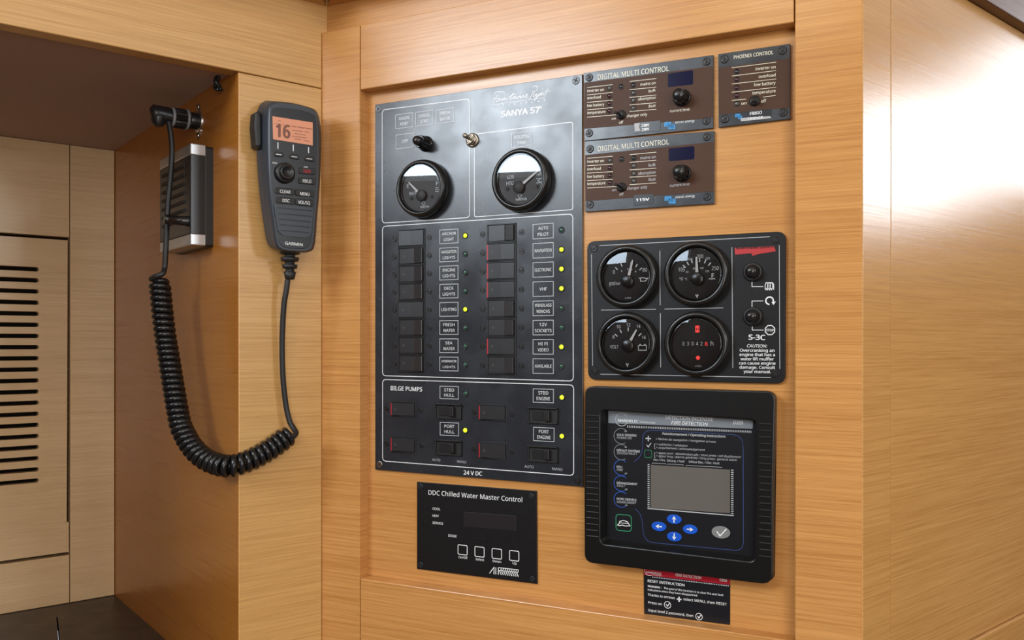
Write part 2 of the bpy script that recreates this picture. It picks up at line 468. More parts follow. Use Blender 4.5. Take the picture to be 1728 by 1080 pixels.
def rocker(T, x0, y0, x1, y1, state, red=False, frame=1.0, parent=None):
    """rocker switch: housing frame and a two-facet rocker; pixel corners of the housing on the plate"""
    a = T.px(x0, (y0+y1)/2); b = T.px(x1, (y0+y1)/2); c0 = T.px((x0+x1)/2, y0); c1 = T.px((x0+x1)/2, y1)
    w_ = (b[0]-a[0])/2; h_ = (c0[1]-c1[1])/2; cu = (a[0]+b[0])/2; cv = (c0[1]+c1[1])/2; loc = (cu, T.top, cv)
    key = ('rk', round(w_, 4), round(h_, 4), state)
    t = .0016
    m = MB(); e = .0011
    for bx in ((-w_, w_, h_-e, h_), (-w_, w_, -h_, -h_+e), (-w_, -w_+e, -h_+e, h_-e), (w_-e, w_, -h_+e, h_-e)):
        m.box(bx[0], bx[1], 0, t*frame, bx[2], bx[3], .0003)
    m.box(-w_+e, w_-e, 0, .0003, -h_+e, h_-e)
    o = T.part('rocker_switch', m, 'black_plastic', parent, loc)
    u0, u1 = -w_+e*1.7, w_-e*1.7; q = u1-u0; v0, v1 = -h_+e*1.6, h_-e*1.6
    if state: prof = [(u0, .0004), (u1, .0004), (u1, .0016), (u0+q*.5, .0022), (u0+.0006, .0038), (u0, .0035)]
    else: prof = [(u0, .0004), (u1, .0004), (u1, .0038), (u1-.0005, .0042), (u0+q*.68, .0024), (u0+q*.63, .0016), (u0, .0012)]
    m = MB(); m.extrude_v(prof, v0, v1)
    rk = T.part('rocker', m, 'rocker_black', o, loc)
    if state and red:
        m = MB(); m.box(cu+u0-.0006, cu+u0+.0001, T.top+.0004, T.top+.0037, cv+v0, cv+v1)
        m.box(cu+u0, cu+u0+.0006, T.top+.0035, T.top+.0039, cv+v0, cv+v1)
        T.part('pilot_strip', m, 'red_strip', o, label='red edge strip')
    m = MB(); n = T.top+(.0037 if state else .0018)
    # engraved O mark printed on the low or high facet
    uu = cu+u0+q*.18; f = .18
    nn = T.top + ((.0038-(.0038-.0022)*f/.5) if state else .00135)+.00015
    m.ribbon(circ((uu, cv), .0011, 14), .00035, nn, True)
    T.part('switch_mark', m, 'print_dim', o)
    return o
def plate(T, quad, n0, n1, mat, bev=.0004, r=0, name='face_plate', parent=None, label=None, seg=5):
    q = [T.px(x, y, n1) for x, y in quad]
    if r: q = rrect(q, r, seg)
    return T.part(name, MB().prism(q, n0, n1, bev), mat, parent, label=label)
def gauge(T, x, y, R_, Rg, h, dial='dial_black', glass_n=.0012, dome_=0, parent=None, name='gauge'):
    p = T.px(x, y); n0 = T.top; loc = (p[0], n0, p[1])
    m = MB(); m.lathe([(R_*.97, 0), (R_, h*.12), (R_*1.0, h*.55), (R_*.975, h*.8), (R_*.93, h*.96), (R_*.89, h), (Rg*1.03, h), (Rg*1.0, h-.0008), (Rg, h-.0062)], 64, cap1=False)
    o = T.part(name, m, 'bezel_black', parent, loc)
    nd = n0+h-.006
    m = MB(); m.lathe([(Rg, 0), (Rg, .0001)], 48); m.mi = 1; m.lathe([(Rg*1.0, .0001), (Rg*.985, .0016), (Rg*.95, .0016), (Rg*.93, .0001)], 48, cap0=False, cap1=False)
    d = T.part('dial_face', m, [dial, 'bezel_black'], o, (p[0], nd, p[1]))
    m = MB(); m.lathe([(Rg*.995, 0)]+[(Rg*.995*sqrt(1-(k/6)), .0004+dome_*k/6) for k in range(6)]+[(Rg*.02, .0004+dome_)], 48)
    T.part('gauge_glass', m, 'glass', o, (p[0], n0+h-glass_n-.0008, p[1]))
    return o, p, nd
def needle(T, o, p, nd, Rg, piv, tip, wd=.05, hub=.22, mat='needle_white'):
    a = (p[0]+piv[0]*Rg, p[1]+piv[1]*Rg); b = (p[0]+tip[0]*Rg, p[1]+tip[1]*Rg)
    d = nrm((b[0]-a[0], b[1]-a[1])); s_ = (-d[1], d[0]); w1, w2 = wd*Rg*1.2, wd*Rg*.5
    m = MB(); m.prism([(a[0]+s_[0]*w1, a[1]+s_[1]*w1), (a[0]-s_[0]*w1, a[1]-s_[1]*w1), (b[0]-s_[0]*w2, b[1]-s_[1]*w2), (b[0]+s_[0]*w2, b[1]+s_[1]*w2)], nd+.0016, nd+.0022)
    T.part('needle', m, mat, o)
    m = MB(); m.lathe([(hub*Rg, .0003), (hub*Rg, .003), (hub*Rg*.9, .0035), (hub*Rg*.05, .0035)], 28)
    T.part('needle_hub', m, 'dial_grey' if hub < .235 and mat == 'needle_white' and Rg > .0268 else 'bezel_black', o, (a[0], nd, a[1]))
def gtext(T, o, p, nd, Rg, specs, mat, bold=0, name='dial_lettering'):
    """(string, x, y centre, width, cap) as fractions of the dial radius"""
    return T.utext([(q[0], p[0]+q[1]*Rg, p[1]+(q[2]-q[4]/2)*Rg, q[3]*Rg, q[4]*Rg)+tuple(q[5:]) for q in specs], mat, o, name, nd+.0004, bold)
def gticks(m, p, Rg, piv, angs, r0, r1, wd, n):
    for a in angs:
        a = radians(a); m.ribbon([(p[0]+(piv[0]+cos(a)*r)*Rg, p[1]+(piv[1]+sin(a)*r)*Rg) for r in (r0, r1)], wd*Rg, n)

# ================================================================ SETTING
def wallthing(name, fr): return Thing(name, None, None, fr, 0, 0, kind='structure')
def board(T, name, u0, u1, v0, v1, n0, n1, mat, bev=.0009, gap=.0005):
    u0, u1 = min(u0, u1)+gap, max(u0, u1)-gap; v0, v1 = min(v0, v1)+gap, max(v0, v1)-gap
    cu, cv = (u0+u1)/2, (v0+v1)/2
    m = MB(); m.box(u0-cu, u1-cu, 0, n1-n0, v0-cv, v1-cv, bev)
    return T.part(name, m, mat, None, (cu, n0, cv))
VB, VT = -CZ, CEIL-CZ
# --- centre wall with the instruments
wc = wallthing('wall_centre', P)
uA = P.px(544.5, 0, FR)[0]; uB = P.px(607.5, 0, FR)[0]; uC = P.px(1340.5, 0, FR)[0]; uD = P.px(1456, 0, FR)[0]
vtop = P.px(607, 42, FR)[1]; vrt = P.px(975, 95, FR)[1]; vrb = P.px(975, 1028.5, FR)[1]
board(wc, 'backing_panel', uB-.03, uC+.03, -.62, .6, -.012, 0, 'wood_panel_wall', 0, 0)
board(wc, 'stile', uA-.008, uB, VB, vtop, -.004, FR, 'wood_panel_wall')
board(wc, 'stile', uC, uD, VB, VT, -.004, FR, 'wood_panel_wall')
board(wc, 'rail', uB, uC, vrt, vtop, .0005, FR, 'wood_panel_wall')
board(wc, 'rail', uB, uC, -.62, vrb, .0005, FR, 'wood_panel_wall')
board(wc, 'lower_panel', uB, uC, VB, -.62, -.002, FR, 'wood_panel_wall')
vb2 = P.px(556, 35, 0)[1]
board(wc, 'frieze_board', uA-.02, uC, vtop, VT, -.002, .004, 'wood_panel_wall', .0004, .0002)
# --- left wall: fascia and stile around the niche
wl = wallthing('wall_left', L)
uS = L.px(402, 0)[0]; uLend = -.62; vf = L.px(402, 121)[1]; vft = L.px(544, 55)[1]
board(wl, 'fascia_board', uLend, -.0008, vf, vft, -.02, 0, 'wood_left')
board(wl, 'stile', uS, -.0008, VB, vf, -.02, 0, 'wood_left')
board(wl, 'frieze_board', uLend, .012, vft, VT, -.02, -.008, 'wood_left', .0004, .0002)
board(wl, 'lower_panel', uLend, uS, VB, -.47, -.02, 0, 'wood_left')
# --- niche: side cheek, back boards with a vented door, lining and shelf
ws = wallthing('wall_right_of_niche', S)
vct = S.px(194, 254)[1]; vcb = S.px(194, 1004.5)[1]
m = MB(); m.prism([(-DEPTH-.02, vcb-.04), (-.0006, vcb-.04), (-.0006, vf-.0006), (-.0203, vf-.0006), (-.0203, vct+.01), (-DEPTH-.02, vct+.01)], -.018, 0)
ws.part('side_panel', m, 'wood_niche_side_shaded')
wb = wallthing('wall_back', B)
ub0 = B.px(118, 0)[0]; ubL = -(uS-uLend)
board(wb, 'stile', ub0, 0, vcb, vct, -.018, 0, 'wood_back_brightened')
vd1 = B.px(60, 397)[1]; vd0 = B.px(60, 944)[1]
board(wb, 'rail', ubL, ub0, vd1, vct, -.018, 0, 'wood_back_brightened')
board(wb, 'rail', ubL, ub0, vcb, vd0, -.018, 0, 'wood_back_brightened')
board(wb, 'backing_panel', ubL-.03, .03, vcb-.04, vct+.04, -.06, -.05, 'dark_gap', 0, 0)
dr = Thing('door_1', 'pale wooden locker door with rows of vent slots at the back of the niche', None, B, ubL, vd0, kind='structure')
d = [(ubL+.01, vd0+.004), (ub0-.0042, vd0+.004), (ub0-.0025, vd1-.004), (ubL+.01, vd1-.004)]
holes = []
for i in range(20):
    y0 = 454.5+i*18.75
    e = B.px(66, y0); vv = e[1]; hh = B.px(30, y0+3.1)[1]; hgt = 7.2/F*B.t(40)/2
    e0 = e[0]-hgt
    holes.append([(e0-.30, vv+hgt)] + [(e0+hgt*sin(a), vv+hgt*cos(a)) for a in [radians(k) for k in range(0, 181, 30)]] + [(e0-.30, vv-hgt)])
dr.cut('door_leaf', d, holes, -.016, -.001, 'wood_back_brightened', bev=.0006)
m = MB(); q = B.px(119.6, 880)
m.box(ub0-.0050, ub0-.0012, -.014, -.0015, vd0+.004, vd0+.05); dr.part('edge_strip', m, 'wood_back_brightened')
# niche lining (ceiling) and shelf in the left wall's frame
def slab(name, kind, fr, u0, u1, n0, n1, v0, v1, mat, bev=0):
    m = MB(); m.box(u0, u1, n0, n1, v0, v1, bev)
    t = mesh_from(name, m, mat); o = bpy.data.objects.new(name, t); sc.collection.objects.link(o)
    o.matrix_world = Matrix.Translation((fr.O[0], fr.O[1], CZ)) @ Matrix.Rotation(fr.ang, 4, 'Z'); o['kind'] = kind; return o
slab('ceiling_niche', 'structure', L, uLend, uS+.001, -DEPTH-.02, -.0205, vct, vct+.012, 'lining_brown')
fl = Thing('floor_niche', None, None, L, uS, vcb, kind='structure')
def fpt(x, y):
    z = vcb*F/(HY-y); return L.uv((x-CX)/F*z, z)
g1 = fpt(96.5, 1041); g2 = fpt(101, 1090); k_ = (-.0205-g2[1])/(g2[1]-g1[1]); g2 = (g2[0]+(g2[0]-g1[0])*k_, -.0205)
for prof in ([(uLend, -DEPTH-.03), (uS, -DEPTH-.03), (uS, g1[1]), (uLend, g1[1])],
             [(uLend, g1[1]), (g1[0]-.0012, g1[1]), (g2[0]-.0012, g2[1]), (uLend, g2[1])],
             [(g1[0]+.0008, g1[1]), (uS, g1[1]), (uS, g2[1]), (g2[0]+.0008, g2[1])]):
    m = MB(); m.extrude_v(prof if sum(prof[i-1][0]*prof[i][1]-prof[i][0]*prof[i-1][1] for i in range(4)) < 0 else prof[::-1], vcb-.02, vcb)
    fl.part('shelf_panel', m, 'shelf_dark')
slab('wall_left_of_niche', 'structure', L, uLend-.018, uLend, -DEPTH-.02, 0, VB, VT, 'wood_left')
# --- right wall
wr = wallthing('wall_right', R)
ur = R.px(1503.5, 0)[0]; vR1 = R.px(1700, 35)[1]; vR1 = .4*.0+R.px(1728, 56)[1]; vR2 = R.px(1728, 17)[1]; vR0 = R.px(1728, 1033)[1]
board(wr, 'stile', 0, ur, VB, vR1+.2, -.018, 0, 'wood_right', .0008, .0002)
board(wr, 'side_panel', ur, 1.75, vR0, vR1, -.018, 0, 'wood_right', .0006, .0004)
board(wr, 'base_panel', ur, 1.75, VB, vR0, -.018, .004, 'wood_right', .001, .0004)
wt = Thing('trim_1', None, None, R, ur, vR1, kind='structure')
board(wt, 'cap_rail', ur-.0, 1.75, vR1, vR2, -.02, .012, 'wood_walnut', .0015, 0)
slab('wall_right_lining', 'structure', R, ur, 1.75, -.016, -.004, vR2, VT, 'lining_white')
# --- overhead lockers over both walls
def isect(f1, n1, f2, n2):
    a = f1.world(0, n1); b = f2.world(0, n2); x1, y1 = f1.u; x2, y2 = f2.u
    t = ((b[0]-a[0])*y2-(b[1]-a[1])*x2)/(x1*y2-y1*x2); return (a[0]+x1*t, a[1]+y1*t)
vO = .4035
back = isect(P, .004, L, -.008)
def locker(name, label, fr, nb, nf, uend, mit, sgn, mat):
    T = Thing(name, label, 'locker', fr, fr.uv(*back)[0], vO, 'overhead lockers')
    a = fr.uv(*back); b = fr.uv(*mit)
    a = (a[0]+sgn*.0012, nb+.0004); b = (b[0]+sgn*.0012, nf)
    prof = [a, (uend, nb+.0004), (uend, nf-.018), (b[0]-sgn*.0, nf-.018)]
    prof = [a, (uend, nb+.0004), (uend, nf-.016), (b[0], nf-.016)]
    if sgn < 0: prof = prof[::-1]
    T.part('carcass', MB().extrude_v([(p[0], p[1]) for p in prof], vO, VT-.01), mat)
    m = MB(); u0, u1 = sorted((b[0], uend)); m.box(u0, u1, nf-.0155, nf, vO+.001, VT-.01, .0012)
    T.part('door', m, mat)
dP, dL_ = .049, .040
mit = isect(P, dP, L, dL_)
locker('overhead_locker', 'wooden overhead locker above the instrument wall', P, .004, dP, uC+.05, mit, 1, 'wood_panel_wall')
locker('overhead_locker', 'wooden overhead locker above the niche fascia', L, -.008, dL_, uLend, mit, -1, 'wood_left')
# --- rest of the saloon, behind the camera
def flatbox(name, x0, x1, y0, y1, z0, z1, mat, holes=()):
    m = MB()
    if not holes: m.box(x0, x1, -y1, -y0, z0-CZ, z1-CZ)
    for h in holes: m.box(*h)
    o = bpy.data.objects.new(name, mesh_from(name, m, mat)); sc.collection.objects.link(o); o.location = (0, 0, CZ); o['kind'] = 'structure'
flatbox('floor', LX, RX, BY, 3, -.02, 0, 'saloon_floor')
flatbox('ceiling', LX, RX, BY, 3, CEIL, CEIL+.02, 'saloon_white')
WP = Frame((WLx, WLy), -atan(.656/.755)+pi)
slab('wall_port_forward', 'structure', WP, -.62, .75, -.06, 0, VB, .52, 'saloon_wood')
slab('wall_port_upper', 'structure', WP, -.62, .75, -.06, 0, .5205, VT, 'saloon_white')
e_ = WP.world(-.62); slab('wall_port_aft', 'structure', Frame(e_, math.atan2(e_[1]-BY, e_[0]-LX)), -2.2, .02, -.06, 0, VB, VT, 'saloon_wood')
flatbox('wall_starboard', RX, RX+.06, BY, 3, 0, CEIL, 'saloon_wood')
flatbox('wall_aft', LX, RX, BY-.06, BY, 0, CEIL, 'saloon_wood')

# ================================================================ MAIN SWITCH PANEL
T = Thing('switch_panel', 'tall charcoal switch panel with two columns of rockers, BILGE PUMPS section and two gauges', 'switch panel', P, *P.px(633, 793))
T.top = .003
plate(T, [(633, 176.5), (982.5, 125), (983.5, 821.5), (633, 792.5)], 0, T.top, 'panel_charcoal')
for x, y, r, mt in ((639, 184, 5.6, 'screw_dull'), (972, 136, 6.8, 'screw_dull'), (640.5, 783.5, 5.5, 'screw_steel'), (975, 810.5, 6.3, 'screw_black')): screw(T, x, y, r, mt)
def rl(T, m, quad, r=.004, wd=1.2, skip=None):
    q = [T.px(x, y, T.top+.0003) for x, y in quad]
    m.ribbon(rrect(q, r, 4), T.sz(quad[0][0], wd), T.top+.0003, True)
m = MB()
rl(T, m, [(645, 185.5), (792.5, 167), (792.5, 367), (645, 376.5)])
rl(T, m, [(645.5, 382), (966.5, 361), (967.5, 643), (645.6, 634)])
rl(T, m, [(645.7, 640.3), (968, 649.7), (968, 802.6), (645.7, 777.8)])
T.line(m, [(806, 225.8), (963, 206.2)]); T.line(m, [(963, 206.2), (966, 207.5), (966.4, 211)]); T.line(m, [(966.4, 211), (966.4, 350)])
T.line(m, [(966.4, 350), (966, 353), (963, 354)]); T.line(m, [(963, 354), (803, 366)]); T.line(m, [(803, 366), (801, 365), (800.5, 362)]); T.line(m, [(800.5, 362), (800.5, 249)])
T.part('printed_border', m, 'print_white')
def label(x0, y0, x1, y1, lines, cap, mat='print_white', wmax=None, frame='print_grey', kk=3.9):
    cx, cy = (x0+x1)/2, (y0+y1)/2
    a = T.px(x0, cy); b = T.px(x1, cy); t_ = T.px(cx, y0)[1]; bt = T.px(cx, y1)[1]
    m = MB(); m.ribbon([(a[0], t_), (b[0], t_), (b[0], bt), (a[0], bt)], T.sz(cx, 1.1), T.top+.0003, True)
    o = T.part('label_frame', m, frame)
    k = T.sz(cx, 1); uw = (b[0]-a[0])/(x1-x0); sp = []
    nl = len(lines); pitch = (y1-y0)*.42
    for i, s_ in enumerate(lines):
        vc = (t_+bt)/2-((i-(nl-1)/2)*pitch+cap*.5)*k
        w_ = min(kk*len(s_.replace('I', '')) + 1.6*s_.count('I'), (x1-x0)*.82 if wmax is None else wmax)*uw
        sp.append((s_, (a[0]+b[0])/2, vc, w_, cap*k))
    T.utext(sp, mat, o)
for (cx, cy, s_) in ((682.5, 204, ['GASOIL', 'PORT']), (716.5, 199.5, ['GASOIL', 'STBD']), (751, 195.5, ['FRESH', 'WATER']), (683.5, 238, ['OFF'])):
    label(cx-14.6, cy-11.7, cx+14.6, cy+11.7, s_, 5, kk=3.4)
label(864, 224.2-.5, 897, 247.6, ['HOLDING', 'TANK'], 5.6)
T.text([("SANYA 57'", 845.8, 197.5, 914, 189.3, 9.6, 0, .02)], 'print_white')
def cp(pts): return [(820+x/13.29, 140+y/13.29) for x, y in pts]
m = MB()
for st in ([(195, 250), (205, 220), (260, 200), (380, 195), (430, 230)], [(265, 270), (240, 330), (200, 390), (150, 435)], [(140, 360), (190, 350), (240, 335)],
           [(300, 365), (275, 350), (235, 390), (245, 415), (275, 405), (300, 365), (318, 345), (312, 385), (335, 390), (362, 345), (358, 385), (375, 385), (400, 345), (394, 380), (415, 345), (432, 345), (426, 375), (448, 372), (500, 340), (560, 290), (635, 220), (570, 310), (540, 360), (560, 365), (605, 335)],
           [(570, 272), (620, 262), (680, 258)],
           [(652, 298), (615, 318), (602, 345), (625, 350), (662, 305), (652, 345), (677, 340), (702, 298), (690, 335), (712, 335), (740, 296), (730, 335), (757, 293), (776, 300), (768, 330), (787, 328), (812, 296), (803, 328), (832, 290), (852, 290), (843, 320), (872, 315), (905, 290), (935, 258), (905, 260), (893, 300), (915, 322), (955, 320)],
           [(1060, 95), (1085, 72), (1120, 68), (1152, 95), (1155, 140), (1120, 175), (1040, 195)], [(1100, 175), (1040, 240), (1000, 330), (968, 375)],
           [(1112, 228), (1072, 250), (1060, 290), (1088, 300), (1138, 240), (1120, 290), (1150, 290), (1192, 235), (1160, 300), (1120, 360), (1088, 395), (1092, 345), (1200, 285), (1232, 250), (1258, 218), (1215, 240), (1210, 270), (1245, 270), (1288, 228), (1262, 216)],
           [(1288, 228), (1290, 268), (1320, 265), (1350, 210), (1395, 130)], [(1315, 205), (1380, 185), (1460, 180)]):
    T.line(m, cp(spline(st, 4)), .85)
for x, y in ((775, 230), (1270, 130)): m.flat(circ(T.px(*cp([(x, y)])[0], T.top+.0003), T.sz(840, .8), 8), T.top+.0003)
T.line(m, cp([(145, 490), (1325, 325)]), .6)
T.part('script_lettering', m, 'print_white')
T.text([(ch, *cp([(x-15, y+20)])[0], *cp([(x+17, y+16)])[0], 3.0) for ch, x, y in zip('CATAMARANS', (150, 280, 400, 517, 650, 787, 910, 1038, 1175, 1310), (545, 530, 510, 495, 480, 460, 440, 430, 408, 390))], 'print_white', bold=.02)
# gauges of the tank panel
o, p, nd = gauge(T, 717.5, 320, .0325, .0272, .0135, 'dial_grey')
Rg = .0272; needle(T, o, p, nd, Rg, (.02, -.29), (-.58, .29), .05, .23)
gtext(T, o, p, nd, Rg, [('WATER', -.36, -.17, .48, .13), ('wema', .15, -.75, .42, .11), ('F', .74, .15, .09, .15), ('E', -.66, .15, .09, .15)], 'print_white')
m = MB()
for i in range(3): m.ribbon([(p[0]+(.66+.0*i)*Rg, p[1]+(-.02-.08*i)*Rg), (p[0]+.82*Rg, p[1]+(-.02-.08*i)*Rg)], .03*Rg, nd+.0004)
m.ribbon(circ((p[0]+.1*Rg, p[1]-.62*Rg), .07*Rg, 12), .025*Rg, nd+.0004, True); T.part('dial_marking', m, 'print_grey', o)
m = MB()
for a_ in (-.49, .5): T.part('dial_screw', MB().lathe([(Rg*.075, .0002), (Rg*.07, .0005)], 14), 'dial_black', o, (p[0]+a_*Rg, nd, p[1]-.38*Rg))
o, p, nd = gauge(T, 884, 305.5, .0335, .0278, .0140, 'dial_grey')
Rg = .0278; needle(T, o, p, nd, Rg, (-.05, -.29), (.80, .30), .05, .23)
gtext(T, o, p, nd, Rg, [('LOS', -.42, .14, .28, .13), ('HTG', -.45, -.10, .30, .13), ('FUT', .77, .15, .22, .1), ('wema', 0.02, -.73, .46, .12)], 'print_white')
m = MB()
m.ribbon([(p[0]+x*Rg, p[1]+y*Rg) for x, y in ((.66, -.02), (.86, -.02), (.72, -.1), (.86, -.18), (.66, -.18))], .03*Rg, nd+.0004)
m.ribbon(circ((p[0]-.03*Rg, p[1]-.60*Rg), .07*Rg, 12), .025*Rg, nd+.0004, True); T.part('dial_marking', m, 'print_grey', o)
m = MB()
for a_ in (-.55, .72): T.part('dial_screw', MB().lathe([(Rg*.075, .0002), (Rg*.07, .0005)], 14), 'dial_black', o, (p[0]+a_*Rg, nd, p[1]-.32*Rg))
# selector knob and toggle
p = T.px(719, 243)
o = T.part('selector_knob', fluted(.0078, .0215, 9, .14, .72), 'black_satin', None, (p[0], T.top, p[1]))
m = MB(); m.lathe([(.0040, 0), (.0038, .0006), (.001, .001)], 20); T.part('knob_cap', m, 'screw_black', o, (p[0], T.top+.0216, p[1]), label='small grey cap disc')
toggle(T, 797.5, 237, 12, 783, 227.5, .017, 'nickel_worn')
# breakers
lab_l = [['ANCHOR', 'LIGHT'], ['NAVIGATION', 'LIGHTS'], ['ENGINE', 'LIGHTS'], ['DECK', 'LIGHTS'], ['LIGHTING'], ['FRESH', 'WATER'], ['SEA', 'WATER'], ['UNDERWATER', 'LIGHTS']]
lab_r = [['AUTO', 'PILOT'], ['NAVIGATION'], ['ELECTRONIC'], ['VHF'], ['WINDLASS', 'WINCHS'], ['12V', 'SOCKETS'], ['HI FI', 'VIDEO'], ['AVAILABLE']]
for i in range(8):
    y = 401.8+30.2*i
    rocker(T, 673, y-14.9, 717.3, y+14.9, i in (0, 4))
    screw(T, 665.8, 403.6+29.85*i, 4.7); screw(T, 724.6, 400.8+30.4*i, 4.7)
    y = 399+30.75*i; label(742.3, y-11.6, 773.2, y+11.6, lab_l[i], 4.9 if i != 7 else 3.9)
    dome(T, 785.3, 397.6+31.1*i, 3.7, 'led_yellow' if i in (0, 4) else 'led_green_off', ring='black_plastic')
    y = 393.4+31.85*i
    rocker(T, 822.6, y-15.7, 871.2, y+15.7, i in (1, 2, 3, 6), True)
    screw(T, 814.5, 395.6+31.5*i, 5); screw(T, 880, 391.8+32.1*i, 5)
    y = 390+32.55*i; label(899.6, y-12.3, 933.9, y+12.3, lab_r[i], 5.2, kk=4.2)
    dome(T, 947.6, 388.2+32.85*i, 3.9, 'led_yellow' if i in (1, 2, 3, 6) else 'led_green_off', ring='black_plastic')
# bilge pumps
T.text([('BILGE PUMPS', 659.2, 658.3, 712.5, 660.6, 6.9)], 'print_white', bold=.015)
T.text([('24 V DC', 782.3, 800.6, 813.8, 802.8, 6.6)], 'print_white', bold=.015)
T.text([('AUTO', 729.2, 777.6, 743, 778.8, 4), ('MANU', 771.6, 780.6, 786.6, 781.9, 4), ('AUTO', 885, 789.2, 900.5, 790.6, 4.4), ('MANU', 932, 793, 949, 794.6, 4.4)], 'print_grey')
for b, s_ in (((742.7, 652, 773.7, 672.9), ['STBD', 'HULL']), ((743, 713.2, 774, 734.8), ['PORT', 'HULL']), ((899.9, 656.6, 934.1, 679.2), ['STBD', 'ENGINE']), ((900.5, 721.8, 935.2, 744.4), ['PORT', 'ENGINE'])):
    label(*b, s_, 5.1 if b[0] < 800 else 5.6, kk=4.2)
for x, y, on in ((786, 663.8, 0), (785.3, 726, 1), (948.3, 670.5, 1), (948.3, 736, 1)): dome(T, x, y, 3.9, 'led_yellow' if on else 'led_green_off', ring='black_plastic')
for b in ((660.7, 677.8, 702.4, 703.6), (660.7, 736.8, 702.4, 763.8), (808.9, 682.6, 855.4, 710.4), (808.9, 746.4, 856, 775)): rocker(T, *b, True, True, .6)
for b in ((735.8, 681, 779.5, 706.8), (735.8, 742.2, 779.8, 768.0), (892.2, 687.4, 942, 714.8), (892.2, 752.4, 942, 779.6)):
    a = T.px(b[0], (b[1]+b[3])/2); e = T.px(b[2], (b[1]+b[3])/2); t_ = T.px((b[0]+b[2])/2, b[1])[1]; bt = T.px((b[0]+b[2])/2, b[3])[1]
    w_, h_ = (e[0]-a[0])/2, (t_-bt)/2; loc = ((a[0]+e[0])/2, T.top, (t_+bt)/2)
    m = MB(); m.box(-w_, w_, 0, .0010, -h_, h_); m.box(-w_, w_, 0, .0045, h_-.0013, h_, .0004); m.box(-w_, w_, 0, .0024, -h_, -h_+.0012, .0003)
    m.box(-w_, -w_+.0012, 0, .0024, -h_, h_-.0013, .0003); m.box(w_-.0012, w_, 0, .0024, -h_, h_-.0013, .0003)
    o = T.part('slide_switch', m, 'black_matte', None, loc)
    m = MB(); m.box(w_*.12, w_*.5, .001, .0052, -h_*.62, h_*.6, .0006); m.box(-w_*.72, w_*.12, .001, .0018, -h_*.62, h_*.6, .0003)
    T.part('slider', m, 'black_plastic', o, loc)
for x, y in ((652.5, 689), (709.3, 692), (652.5, 748.2), (711, 751), (800.3, 694.9), (864, 699), (800.3, 757.4), (864, 762)): screw(T, x, y, 4.6)

# ================================================================ CHILLED WATER CONTROL
T = Thing('chilled_water_controller', 'small flat black controller panel with four white outlined buttons under the switch panel', 'control panel', P, *P.px(704, 960))
T.top = .0022
plate(T, [(703.5, 813.2), (905, 828.7), (906.2, 985.5), (703.5, 960)], 0, T.top, 'panel_black')
for x, y in ((709.5, 820.5), (896.5, 837), (710, 953), (898, 977)): screw(T, x, y, 4.6, 'panel_charcoal')
T.text([('DDC Chilled Water Master Control', 723, 834.6, 881.3, 847.4, 7.6)], 'print_white', bold=.004)
T.text([('COOL', 729.8, 860.2, 743, 861.2, 3.9), ('HEAT', 729.8, 872, 740.6, 872.9, 3.9), ('SERVICE', 729.8, 883.9, 747.8, 885.6, 3.9), ('STAGE', 756.3, 905.6, 770.6, 907, 3.9)], 'print_white', bold=.01)
for x, y in [(719, 856), (719, 868.3), (719, 880.3)]+[(782.2+17.35*i, 906.3+1.92*i) for i in range(6)]:
    p = T.px(x, y); m = MB(); m.box(-.0022, .0022, 0, .0004, -.0008, .0008); T.part('indicator_light', m, 'screw_black', None, (p[0], T.top, p[1]))
plate(T, [(782.6, 863.6), (870.8, 870.6), (870.8, 896.5), (782.6, 888)], T.top-.0005, T.top+.0003, 'display_dark', .0001, .001, 'display_window')
for q, s_, b in (((773.3, 918.9, 788.7, 936.7), 'On/Off', (773.9, 941.8, 789, 943.6)), ((801.7, 921.9, 817.4, 940.2), 'Select', (802.6, 945.2, 817, 946.9)),
                 ((830.7, 925.2, 846.7, 943.5), 'Down', (831.6, 948.4, 845.6, 950.1)), ((860.2, 928.5, 875.9, 947), 'Up', (864.8, 951.9, 871.9, 952.8))):
    x0, y0, x1, y1 = q; a = T.px(x0, (y0+y1)/2); e = T.px(x1, (y0+y1)/2); t_ = T.px((x0+x1)/2, y0+.9)[1]; bt = T.px((x0+x1)/2, y1-.9)[1]
    m = MB(); m.prism(rrect([(a[0], bt), (e[0], bt), (e[0], t_), (a[0], t_)], .0008, 3), T.top, T.top+.0003)
    o = T.part('push_button', m, 'panel_black'); m = MB(); m.ribbon(rrect([(a[0], bt), (e[0], bt), (e[0], t_), (a[0], t_)], .0012, 3), T.sz(x0, 1.3), T.top+.0005, True)
    T.part('button_outline', m, 'print_white', o)
    T.text([(s_, b[0], b[1], b[2], b[3], 3.9)], 'print_white', o, n=T.top+.0005, bold=.008)
m = MB()
def lg(pts, wd=1.5): T.line(m, [(690+x/5.4, 800+y/5.4) for x, y in pts], wd)
lg([(735, 905), (775, 850), (775, 912)]); lg([(792, 850), (792, 914)])
for i in range(9):
    x = 815+i*19.5; y = 852+i*2.2
    if i == 0: lg([(x, y), (x, y+64)])
    lg([(x, y), (x+24, y+3), (x+27, y+14), (x+21, y+26), (x+6, y+28)], 1.2); lg([(x+10, y+28), (x+27, y+66)], 1.5)
T.part('logo_mark', m, 'print_white')

